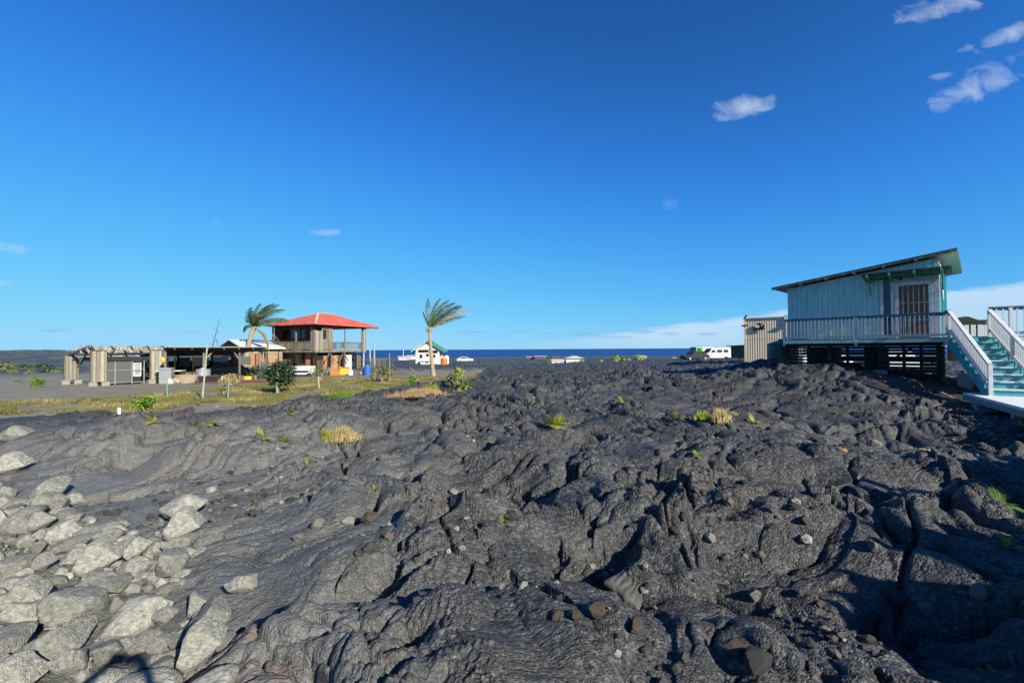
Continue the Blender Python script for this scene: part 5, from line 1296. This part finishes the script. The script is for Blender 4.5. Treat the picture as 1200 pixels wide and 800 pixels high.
for px,py,rad,cnt in cl_:
    x0,y0,_=gpt(px,py)
    for i in range(cnt):
        a=rnd.uniform(0,6.28); r_=rad*rnd.random()**.6; P_.append((x0+r_*math.cos(a),y0+r_*math.sin(a)*1.0,rnd.choice((.008,.012,.016,.024,.034,.05))*(1.2 if rad>.7 else .8)))
for i in range(260):
    a=rnd.uniform(-1.0,1.0); r_=rnd.uniform(2.4,14); P_.append((r_*math.sin(a),r_*math.cos(a),rnd.choice((.006,.008,.012,.02))))
nh=len(P_)
for i in range(2600):
    x=rnd.uniform(min(hx),max(hx));y=rnd.uniform(min(hy),max(hy))
    if math.hypot(x,y)>1.15 and in_poly(np.array([x]),np.array([y]),HEAP)[0]: P_.append((x,y,rnd.choice((.015,.02,.03,.045,.06))))
A_=np.array(P_); zz=terrain_z(A_[:,0],A_[:,1])
mi=[]
for qi,((x,y,s_),z) in enumerate(zip(P_,zz)):
    b0=len(vs); sx=s_*rnd.uniform(.8,1.5);sy=s_*rnd.uniform(.7,1.1);sz=s_*rnd.uniform(.5,.9); an=rnd.uniform(0,3.14); c_,q_=math.cos(an),math.sin(an)
    for v in ICO:
        f_=rnd.uniform(.75,1.15); X_,Y_=v[0]*sx*f_,v[1]*sy*f_; vs.append((x+X_*c_-Y_*q_,y+X_*q_+Y_*c_,z+sz*.35+v[2]*sz*f_))
    fs+=[tuple(b0+i for i in f) for f in IF]; mi+=[rnd.choice((1,3,3,3,3,2)) if qi<nh else rnd.choice((0,1,1,1))]*20
me=bpy.data.meshes.new('rubble'); me.from_pydata(vs,[],fs)
for m in ('rock_pale','rock_mid','rock_brown','rock_dark'): me.materials.append(MT[m])
me.polygons.foreach_set('material_index',mi); o=link('rubble',me); tag(o,'small broken lava chips strewn in the cracks','rubble',kind='stuff')

# ------------------------------------------------------------------ palms
def palm(base_,topp,lean_pts,r0,r1,fronds,label,wind=1.0,yellow=(),ll_=.85):
    t=thing('palm_tree',base_,0,label,'palm tree')
    B=Vector(base_); T=Vector(topp)-B
    k=MB(); pts=[];rs=[]
    n=26
    for i in range(n+1):
        u=i/n; p=T*u+Vector(lean_pts)*(4*u*(1-u)); r=r0+(r1-r0)*u**.7; r*=1+(.07 if i%2 else -.03)
        if u<.08: r*=1.25-2*u
        pts.append(p-Vector((0,0,.25)) if i==0 else p); rs.append(r)
    k.tube(pts,rs,12); k.build('trunk','trunk_bark',t,smooth=False)
    bo=MB()
    for i in range(9):
        a=i*2.4; bo.tube([T+Vector((0,0,-.5-.05*i)),T+Vector((.22*math.cos(a),.16*math.sin(a),-.25)),T+Vector((.38*math.cos(a),.3*math.sin(a),.15))],[.05,.04,.015],5)
    bo.build('frond_stubs','trunk_bark',t)
    for (az,el,L_,sweep,droop,mt_) in fronds:
        rnd=random.Random(int(az*100+el*10)); p=T.copy(); d=Vector((math.cos(az)*math.cos(el),math.sin(az)*math.cos(el),math.sin(el)))
        pts=[p.copy()]; n=16
        for i in range(n):
            u=i/n
            d=(d+Vector((wind*sweep*.16*(.3+u),0,-droop*.16*u))).normalized(); p=p+d*(L_/n); pts.append(p.copy())
        k=MB(); k.tube(pts,[.045*(1-.85*i/n) for i in range(n+1)],5); 
        for i in range(2,n+1):
            for q in range(3):
                u=(i-1+q/3)/n; c=pts[i-1].lerp(pts[i],q/3); dr=(pts[i]-pts[i-1]).normalized()
                side=dr.cross(Vector((0,0,1)));
                if side.length<.1: side=Vector((0,1,0))
                side.normalize(); ll=ll_*L_*(.26*math.sin(math.pi*(.12+.80*u))+.03)
                for s_ in (-1,1):
                    dd=(side*s_*.75+dr*.75+Vector((wind*.55,0,-.40-.35*rnd.random()))+Vector((rnd.uniform(-.15,.15),rnd.uniform(-.15,.15),rnd.uniform(-.15,.15)))).normalized()
                    w_=.020; wv=dr.cross(dd).normalized().cross(dd)*w_
                    m1=c+dd*ll*.5; m2=c+(dd+Vector((wind*.12,0,-.22))).normalized()*ll
                    k.add([c-wv*.6,c+wv*.6,m1+wv,m1-wv,m2],[(0,1,2,3),(3,2,4)])
        k.build('frond',mt_,t)
    return t
x,y,z=gpt(286,438.5,-2.4); Y1=y
tp=at(297,383,Y1+.2)
fr=[(2.6,1.25,2.9,.5,.45,'frond_dark'),(2.3,1.0,2.7,.7,1.0,'frond_dark'),(2.9,.75,2.3,1.0,1.6,'frond_dark'),(1.2,1.4,3.5,.75,.25,'frond_dark'),(.6,1.25,3.7,.6,.4,'frond_dark'),(.3,1.0,3.9,.4,.75,'frond'),(-.5,1.05,3.9,.6,.8,'frond'),
    (-1.4,.95,3.0,.8,1.0,'frond'),(-2.3,1.0,2.8,.9,1.2,'frond_dark'),(.05,.45,3.9,.3,.55,'frond'),(.5,.65,3.7,.4,.8,'frond'),(-.3,-.35,2.6,.1,1.5,'frond_yellow'),(.3,-.7,3.0,-.1,1.6,'frond_yellow'),(3.3,1.0,2.5,.8,1.5,'frond_dark'),(1.8,1.35,3.0,.6,.4,'frond_dark'),(3.0,.35,1.9,.7,2.2,'frond_dark')]
palm((x,y,z),tuple(tp),(-.12,0,.1),.36,.17,fr,'leaning coconut palm with dense windblown crown beside the red roofed house',1.0)
x,y,z=gpt(508,441.5,-2.2); tp=at(503.5,384,y)
fr=[(2.7,1.30,2.7,.18,-.2,'frond_dark'),(2.0,1.45,2.9,.45,.1,'frond'),(.9,1.40,3.2,.6,.25,'frond'),(.3,1.25,3.3,.6,.3,'frond_dark'),(.1,1.0,3.4,.45,.35,'frond'),(-.2,.85,3.5,.4,.25,'frond_dark'),(.1,.68,3.9,.35,.12,'straw'),(.3,.55,3.4,.35,.3,'frond'),(2.9,1.0,1.6,.2,.1,'frond_dark')]
palm((x,y,z),tuple(tp),(-.05,0,0),.20,.12,fr,'slender young coconut palm with fronds swept right before the white house',1.0,ll_=.62)

# ------------------------------------------------------------------ bushes, ferns and grass tufts
def leaf(k,c,n,ln,w_,rnd):
    n=n.normalized(); t=n.cross(Vector((rnd.uniform(-1,1),rnd.uniform(-1,1),rnd.uniform(-1,1))))
    if t.length<.05: t=Vector((1,0,0)).cross(n)
    t.normalize(); s=n.cross(t); tip=c+t*ln; m=c+t*ln*.45
    k.add([c,m+s*w_/2+n*ln*.06,tip,m-s*w_/2+n*ln*.06],[(0,1,2),(0,2,3)])
def bush(name,px,py,r,h,m,label,cat='shrub',nl=900,ls=.12,zg=-2.1,group=None,stem=.3,seed=1,m2=None):
    x,y,z=gpt(px,py,zg); t=thing(name,(x,y,z),0,label,cat,group); rnd=random.Random(seed)
    k=MB(); cs=[]
    for i in range(7):
        a=rnd.uniform(0,6.28); q=rnd.uniform(.2,.65)*r; zc=h*rnd.uniform(.4,.78); cs.append((Vector((q*math.cos(a),q*math.sin(a),zc)),r*rnd.uniform(.38,.6)))
        k.tube([(0,0,-.08),(q*.3*math.cos(a),q*.3*math.sin(a),zc*.5),(q*math.cos(a),q*math.sin(a),zc)],[.035*r+.006,.025*r+.004,.008],5)
    k.build('stems','trunk_bark',t)
    k=MB()
    for i in range(nl):
        c,q=cs[rnd.randrange(7)]; d=Vector((rnd.gauss(0,1),rnd.gauss(0,1),rnd.gauss(0,.9))).normalized()
        p=c+d*q*rnd.uniform(.55,1.08); p.z=max(stem*h*.2,min(p.z,h*1.03)); leaf(k,p,d+Vector((0,0,.5))+Vector((rnd.gauss(0,.5),rnd.gauss(0,.5),rnd.gauss(0,.5))),ls*rnd.uniform(.7,1.3),ls*.5,rnd)
    k.build('foliage',m,t); return t
def crest(x,y,rad=.28):
    best=(Z(x,y),x,y)
    for i in range(12):
        a=i*.5236
        for q in (.4,.8): p=(x+rad*q*math.cos(a),y+rad*q*math.sin(a)); z=Z(*p); best=max(best,(z-.02*q,)+p)
    return best[1],best[2],Z(best[1],best[2])
def fern(name,px,py,size,m,label,nf=14,zg=-2.1,seed=1,group=None,cat='fern',upright=.9,xyz=None):
    if xyz: x,y,z=xyz
    else:
        x,y,z=gpt(px,py,zg)
        if size>.15: x,y,z=crest(x,y,.45)
    rnd=random.Random(seed); k=MB()
    for i in range(nf):
        a=rnd.uniform(0,6.28); el=rnd.uniform(.5,1.3)*upright; d=Vector((math.cos(a)*math.cos(el),math.sin(a)*math.cos(el),math.sin(el))); p=Vector((0,0,-.02)); L_=size*rnd.uniform(.6,1.1); pr=p.copy(); n=8
        for j in range(n):
            q=p+d*(L_/n); d=(d+Vector((.03,0,-.16))).normalized(); s=d.cross(Vector((0,0,1))).normalized(); ll=L_*.22*math.sin(math.pi*(.1+.85*(j+.5)/n))
            k.add([p-s*.004,p+s*.004,q+s*.004,q-s*.004],[(0,1,2,3)])
            for sg in (-1,1):
                for w_ in (0,.5):
                    c=p.lerp(q,w_); e=(s*sg+d*.35+Vector((0,0,-.1))).normalized(); k.add([c,c+e*ll*.5+d*ll*.13,c+e*ll,c+e*ll*.5-d*ll*.13],[(0,1,2,3)])
            p=q
    o=k.build(name,m,None,loc=(x,y,z)); return tag(o,label,cat,group)
def tuft(name,px,py,w_,h,m,label,n=260,zg=-2.1,seed=1,group=None,cat='grass tuft',lean=.25):
    x,y,z=gpt(px,py,zg); x,y,z=crest(x,y,.4); rnd=random.Random(seed); k=MB()
    for i in range(n):
        bx=rnd.gauss(0,w_*.28);by=rnd.gauss(0,w_*.2); dx=bx/w_*1.1+lean+rnd.gauss(0,.22);dy=by/w_+rnd.gauss(0,.22); hh=h*rnd.uniform(.45,1.1)*(.35+.75*math.exp(-((bx/w_)**2*5+(by/w_)**2*6)))
        p0=Vector((bx,by,-.03));p1=Vector((bx+dx*hh*.35,by+dy*hh*.35,hh*.6));p2=Vector((bx+dx*hh*.95,by+dy*hh*.95,hh*(.95 if abs(dx)<.5 else .75)))
        wd=.006+.004*h; k.add([p0-Vector((wd,0,0)),p0+Vector((wd,0,0)),p1+Vector((wd*.8,0,0)),p1-Vector((wd*.8,0,0)),p2],[(0,1,2,3),(3,2,4)])
    o=k.build(name,m,None,loc=(x,y,z)); return tag(o,label,cat,group)
bush('round_bush',325,461,1.05,1.62,'leaf_dark','large round dark green bush on the turf behind the green fence post',nl=2600,ls=.17,seed=4,zg=-2.15)
bush('noni_shrub',46,454,.42,.62,'leaf_bright','bright green shrub alone at the far left edge of the cinder yard',nl=260,ls=.16,seed=5)
bush('noni_shrub',166,485.5,.34,.62,'leaf_bright','bright green shrub just right of the white marker post',nl=300,ls=.13,seed=6,m2=1)
bush('small_shrub',22,450,.25,.35,'leaf_olive','tiny olive shrub left of the bright green one at the far left',nl=90,ls=.12,seed=7)
bush('hedge_shrub',300,444,1.0,1.0,'leaf_dark','low dark shrub at the foot of the leaning palm, left of the round bush',nl=500,ls=.15,seed=8,zg=-2.3)
bush('small_shrub',376,446,.9,1.2,'leaf_olive','sparse olive shrub before the row of tubs and bins',nl=300,ls=.16,seed=9,zg=-2.3)
bush('small_shrub',272,452,.9,.7,'straw','dry straw coloured shrub left of the round bush',nl=420,ls=.13,seed=10)
bush('small_shrub',448,447,.95,1.25,'leaf_olive','olive shrub right of the blue water drum',nl=360,ls=.2,seed=11,zg=-2.3)
bush('croton_shrub',456,446,.4,.9,'orange_plastic','little orange leaved shrub by the thin grey post',nl=90,ls=.14,seed=12,zg=-2.3)
bush('small_shrub',483,455,.45,.7,'leaf_bright','green shrub on the turf left of the slender palm foot',nl=160,ls=.17,seed=13)
bush('small_shrub',536,451,.30,1.0,'leaf_lime','narrow yellow green shrub right of the slender palm',nl=170,ls=.15,seed=14)
bush('small_shrub',528,454,.5,.7,'leaf_olive','spreading olive shrub at the left of the narrow yellow one',nl=220,ls=.16,seed=15)
bush('small_shrub',545,457,.4,.45,'leaf_bright','low green shrub right below the narrow yellow one',nl=140,ls=.13,seed=16)
bush('small_shrub',262,462,.25,.5,'leaf_olive','thin shrub just left of the thin green stake',nl=70,ls=.12,seed=17)
bush('small_shrub',432,462,.35,.4,'leaf_bright','small bright shrub at the right end of the turf',nl=90,ls=.13,seed=18)
for i,(px,py,r_,h,m,lab) in enumerate([(722,422,1.6,1.9,'leaf_lime','bright yellow shrub farthest left of the horizon shrubs on the right'),(730,422.3,1.2,1.2,'leaf_olive','olive shrub touching the bright yellow one on the horizon'),
   (737,422,.8,.9,'leaf_lime','small yellow shrub between the two horizon shrub groups'),(749,422,1.7,1.0,'leaf_lime','yellow green shrub before the far cream house'),(704,422,1.0,.7,'leaf_lime','low yellow tuft like shrub right of the gabled far house'),
   (682,425.8,.8,1.2,'leaf_bright','green shrub at the right end of the white gabled house'),(643,421,1.2,1.3,'leaf_bright','green shrub amid the distant cluster of houses'),(828,428,.8,.9,'leaf_lime','yellow green agave like shrub below the white van'),
   (852,425.5,.7,.8,'leaf_lime','yellow shrub at the right below the white van'),(868,423,.8,.7,'leaf_olive','small olive shrub before the green shed')]):
    p=at(px,py,74 if px>820 else 110); rnd=random.Random(i); t=thing('horizon_shrub',(p.x,p.y,Z(p.x,p.y) if px<820 else p.z),0,lab,'shrub','shrubs along the horizon')
    k=MB()
    for q in range(110):
        d=Vector((rnd.gauss(0,1),rnd.gauss(0,1),abs(rnd.gauss(0,1)))).normalized(); c=Vector((d.x*r_*.8,d.y*r_*.8,d.z*h))*rnd.uniform(.5,1); leaf(k,c,d,.45*rnd.uniform(.6,1.2)*r_,.22*r_,rnd)
    k.build('foliage',m,t); k=MB(); k.tube([(0,0,-.2),(0,0,h*.5)],[.08,.04],5); k.build('stem','trunk_bark',t)
for i,(px,py,r_,h,m,lab) in enumerate([(6,416,3,3.2,'leaf_olive','olive scrub at the far left edge of the skyline'),(30,417,2.2,2.0,'leaf_dark','dark scrub second from the left edge on the skyline'),(52,417.5,2.6,1.8,'leaf_dark','low dark scrub on the skyline left of the carport'),
   (12,428,1.6,1.3,'leaf_olive','olive scrub on the dark slope at the left edge'),(34,431,1.2,1.0,'leaf_olive','olive scrub on the dark slope between the skyline and the yard'),(58,427,1.3,1.1,'leaf_dark','dark green scrub on the dark slope near the carport'),(66,433,.8,.8,'leaf_olive','small olive scrub just left of the carport')]):
    Y_q=95 if py<420 else 52; r_*=.6; h*=.6; p=at(px,py,Y_q); rnd=random.Random(i+50); t=thing('scrub_bush',(p.x,p.y,Z(p.x,p.y)),0,lab,'shrub','scrub on the left slope')
    k=MB()
    for q in range(240):
        d=Vector((rnd.gauss(0,1),rnd.gauss(0,1),abs(rnd.gauss(0,1)))).normalized(); c=Vector((d.x*r_*1.3,d.y*r_,d.z*h))*rnd.uniform(.4,1); leaf(k,c,d,.28*rnd.uniform(.6,1.3)*r_,.16*r_,rnd)
    k.build('foliage',m,t); k=MB(); k.tube([(0,0,-.2),(0,0,h*.5)],[.08,.04],5); k.build('stem','trunk_bark',t)
fern('lime_fern',643,516,.50,'leaf_lime','bright lime green fern on the dark block in the middle',nf=30,seed=1)
fern('lime_fern',735,481,.40,'leaf_lime','small lime fern on the far ridge right of centre',nf=14,seed=2)
fern('lime_fern',800,497,.35,'leaf_olive','faded fern left of the long grass tufts',nf=14,seed=3)
FG=[(328,506,.4),(320,497,.3),(341,521,.25),(348,524,.25),(322,531,.35),(360,544,.2),(206,503,.45),(215,506,.35),(256,505,.55),(307,482,.4),(440,577,.14),(462,574,.12),(477,569,.12),(588,609,.18),(785,545,.22),(917,508,.3),(895,506,.35),(980,488,.3),(1197,505,.5),(505,466,.4),(548,468,.4),(626,458,.35),(608,456,.35),(495,580,.1),(659,579,.16),(1196,628,.35),(1180,640,.2),(1092,790,.16),(1172,798,.18)]
NM=['fern at the left rim of the roped dome','fern above the roped dome rim','twin fern left, below the roped dome','twin fern right, below the roped dome','fern on grey rubble left of the roped dome','faint fern below the roped dome','fern left of the brown uplift','fern right beside the one left of the brown uplift','fern in the notch on top of the brown uplift','fern by the turf edge above the roped dome',
 'left of three seedlings on the open lava','middle of three seedlings on the open lava','right of three seedlings on the open lava','seedling beside the dark block in the middle','seedling left of the smooth dome right of centre','lime fern at the right end of the long tufts','fern left of the one at the end of the tufts','fern in the roped slope below the cabin','fern in the rock pile under the walkway','fern on the ridge right of the orange straw','fern on the ridge farther right of the orange straw',
 'sprig on the far ridge above the lime fern','sprig on the far ridge left of the other','tiny sprig left of the dark overhang','sprig in the crack below the lime fern','fern at the right edge above the shade','small fern left of the one at the right edge','sprig at the bottom edge in the shade','sprig at the bottom right corner in the shade']
for i,((px,py,s_),lab) in enumerate(zip(FG,NM)):
    fern('sword_fern',px,py,s_*.7,('leaf_lime','leaf_bright')[i%2],'small yellow green '+lab,nf=9,seed=20+i,upright=1.0)
tuft('straw_tuft',418,522,.48,.27,'straw','golden dry grass tuft on the lava below the roped dome',n=520,seed=1,lean=.35)
tuft('green_tuft',404,518,.2,.26,'leaf_lime','green blades at the left of the golden dry grass tuft',n=110,seed=2,lean=-.1)
tuft('straw_tuft',843,498,.30,.30,'straw','left of the two pale grass tufts on the right hand lava',n=220,seed=3)
tuft('green_tuft',832,497,.30,.18,'leaf_lime','green blades among the left pale tuft on the right hand lava',n=200,seed=4,lean=-.1)
tuft('straw_tuft',872,499,.30,.28,'straw','right of the two pale grass tufts on the right hand lava',n=200,seed=5,lean=.4)
tuft('straw_mat',486,474,1.6,.28,'straw_orange','orange brown mat of dead grass at the right end of the turf',n=900,seed=6,lean=.5)
tuft('straw_mat',470,470,1.0,.2,'straw_orange','smaller orange brown patch of dead grass left of the large mat',n=300,seed=7,lean=.3)
tuft('green_tuft',410,474,.8,.4,'leaf_bright','green grass tuft on the turf edge above the dark dome',n=240,seed=8)
tuft('green_tuft',396,471,.6,.4,'leaf_olive','olive grass tuft left of the green one above the dark dome',n=180,seed=9)
tuft('green_tuft',512,467,.5,.5,'leaf_lime','yellow green blades right of the dead grass mat',n=120,seed=10)
tuft('straw_tuft',983,534,.16,.14,'straw_orange','tiny dry tuft below the roped slope',n=60,seed=11)
tuft('straw_tuft',1065,532,.3,.05,'straw','thin dry streak of grass near the right lava lobe',n=60,seed=12,lean=.8)
# turf: stuff
rnd=random.Random(5); pts=[]
gx_=[p[0] for p in GP];gy_=[p[1] for p in GP]
N_=330000; ax=np.random.RandomState(4); X_=ax.uniform(min(gx_),max(gx_),N_);Y_=ax.uniform(min(gy_),max(gy_),N_)
w_=grassiness(X_,Y_); keep=(w_>ax.uniform(0.05,1.0,N_)*1.0)&(noise(X_*1.3,Y_*1.3,202)>-.35); X_=X_[keep];Y_=Y_[keep]
if len(X_)>110000: X_=X_[:110000];Y_=Y_[:110000]
Zt=terrain_z(X_,Y_); m_=len(X_)
an=ax.uniform(0,6.28,m_); hh=ax.uniform(.04,.15,m_)*(0.6+0.9*np.clip(noise(X_*.8,Y_*.8,203)+.4,0,1)); wd=.012+0*hh; ln=ax.normal(0.02,.05,m_); lm=ax.normal(0,.05,m_)
v=np.zeros((m_,3,3)); v[:,0]=np.stack([X_-wd*np.cos(an),Y_-wd*np.sin(an),Zt-.01],1); v[:,1]=np.stack([X_+wd*np.cos(an),Y_+wd*np.sin(an),Zt-.01],1); v[:,2]=np.stack([X_+ln,Y_+lm,Zt+hh],1)
me=bpy.data.meshes.new('turf'); me.vertices.add(m_*3); me.vertices.foreach_set('co',v.reshape(-1).astype(np.float32)); me.loops.add(m_*3); me.loops.foreach_set('vertex_index',np.arange(m_*3,dtype=np.int32)); me.polygons.add(m_); me.polygons.foreach_set('loop_start',np.arange(0,m_*3,3,dtype=np.int32)); 
me.update(calc_edges=True)
for q in ('turf','leaf_olive','straw'): me.materials.append(MT[q])
pn_=noise(X_*.5,Y_*.5,204)+ax.normal(0,.3,m_)
me.polygons.foreach_set('material_index',np.where(pn_>.45,1,np.where(pn_<-.5,2,0)).astype(np.int32))
o=link('turf',me); tag(o,'patchy olive and straw coloured grass on the cinder yard','grass',kind='stuff')

# ------------------------------------------------------------------ photographer standing at the camera, phone held up with both arms
def skin_mesh(nodes,edges,sub=2,root=0):
    me=bpy.data.meshes.new('t'); me.from_pydata([n[0] for n in nodes],edges,[]); o=bpy.data.objects.new('t',me); COL.objects.link(o)
    sk=o.modifiers.new('s','SKIN'); sk.use_smooth_shade=True
    for i,n in enumerate(nodes):
        d=me.skin_vertices[0].data[i]; r=n[1]; d.radius=r if isinstance(r,tuple) else (r,r); d.use_root=(i==root)
    ss_=o.modifiers.new('b','SUBSURF'); ss_.levels=sub; ss_.render_levels=sub
    dg=bpy.context.evaluated_depsgraph_get(); ev=o.evaluated_get(dg); m=bpy.data.meshes.new_from_object(ev); bpy.data.objects.remove(o); return m
gz0=Z(0,-.32)
per=thing('person',(0,-.34,gz0),0,'person in blue shirt holding a phone up in front with both arms raised','person')
H0=2.0-.0
cz=-gz0  # lens height above feet
nodes=[((0,0,.95),(.15,.11)),((0,0,1.10),(.14,.10)),((0,0,1.28),(.165,.11)),((0,0,1.42),(.12,.09)),((0,.01,1.50),.055),((0,.02,1.58),(.072,.085)),((0,.02,1.68),(.082,.10)),((0,.01,1.74),(.06,.075))]
edges=[(0,1),(1,2),(2,3),(3,4),(4,5),(5,6),(6,7)]
for s in (-1,1):
    b=len(nodes); nodes+=[((s*.19,0,1.42),.055),((s*.29,.06,1.60),.042),((s*.30,.14,1.74),.038),((s*.21,.24,1.88),.028),((s*.135,.30,cz-.045),(.03,.018)),((s*.10,.315,cz-.01),(.034,.014))]
    edges+=[(3,b),(b,b+1),(b+1,b+2),(b+2,b+3),(b+3,b+4),(b+4,b+5)]
    # fingers behind and thumb in front of the phone
    for q,(dz,ln) in enumerate(((-.034,.055),(-.012,.068),(.010,.072),(.032,.062))):
        f=len(nodes); nodes+=[((s*.092,.322,cz-.0+dz),.0085),((s*(.092-.02),.334,cz+dz),.008),((s*(.092-ln),.333,cz+dz),.0068)]; edges+=[(b+5,f),(f,f+1),(f+1,f+2)]
    f=len(nodes); nodes+=[((s*.10,.295,cz-.05),.011),((s*.070,.290,cz-.045),.009)]; edges+=[(b+4,f),(f,f+1)]
    l=len(nodes); nodes+=[((s*.10,0,.88),.095),((s*.115,.02,.50),.06),((s*.12,-.01,.30),.052),((s*.125,-.02,.09),.036),((s*.13,.05,.04),(.045,.032)),((s*.135,.15,.03),(.04,.022))]
    edges+=[(0,l),(l,l+1),(l+1,l+2),(l+2,l+3),(l+3,l+4),(l+4,l+5)]
bm_=skin_mesh(nodes,edges); bm_.materials.clear(); bm_.materials.append(MT['skin']); link('body',bm_,per)
sn=[((0,0,.92),(.165,.125)),((0,0,1.10),(.155,.115)),((0,0,1.28),(.18,.125)),((0,0,1.42),(.13,.10)),((0,0,1.47),(.07,.06))]; se_=[(0,1),(1,2),(2,3),(3,4)]
for s in (-1,1): b=len(sn); sn+=[((s*.19,0,1.42),.075),((s*.27,.04,1.55),.068)]; se_+=[(3,b),(b,b+1)]
m=skin_mesh(sn,se_); m.materials.clear(); m.materials.append(MT['shirt']); link('shirt',m,per)
sn=[((0,0,.96),(.165,.13)),((-.10,0,.86),.115),((-.115,.02,.52),.09),((.10,0,.86),.115),((.115,.02,.52),.09)]
m=skin_mesh(sn,[(0,1),(1,2),(0,3),(3,4)]); m.materials.clear(); m.materials.append(MT['shorts']); link('shorts',m,per)
sn=[((0,-.01,1.75),(.085,.10)),((0,-.03,1.68),(.088,.095)),((0,-.05,1.60),(.07,.06))]
m=skin_mesh(sn,[(0,1),(1,2)]); m.materials.clear(); m.materials.append(MT['hair']); link('hair',m,per)
k=MB()
for s in (-1,1): k.tube([(s*.032,.098,1.665),(s*.032,.108,1.665)],[.013,.007],8)
k.build('eyes','hair',per); k=MB(); k.tube([(0,.10,1.66),(0,.125,1.625),(0,.10,1.615)],[.008,.014,.010],8); k.build('nose','skin',per,smooth=True)
k=MB(); k.tube([(-.024,.098,1.585),(0,.106,1.583),(.024,.098,1.585)],.006,6); k.build('mouth','door_brown',per)
for s in (-1,1): k=MB(); k.tube([(s*.083,.015,1.67),(s*.096,.005,1.665),(s*.084,.01,1.625)],[.010,.014,.008],6); k.build('ear','skin',per,smooth=True)
k=MB(); k.box(-.075,.075,-.004,.004,-.036,.036); ph=k.build('phone','phone_black',None,bev=.003,loc=(0.0,-.016,0.0)); tag(ph,'black phone held level in both raised hands of the photographer','phone')
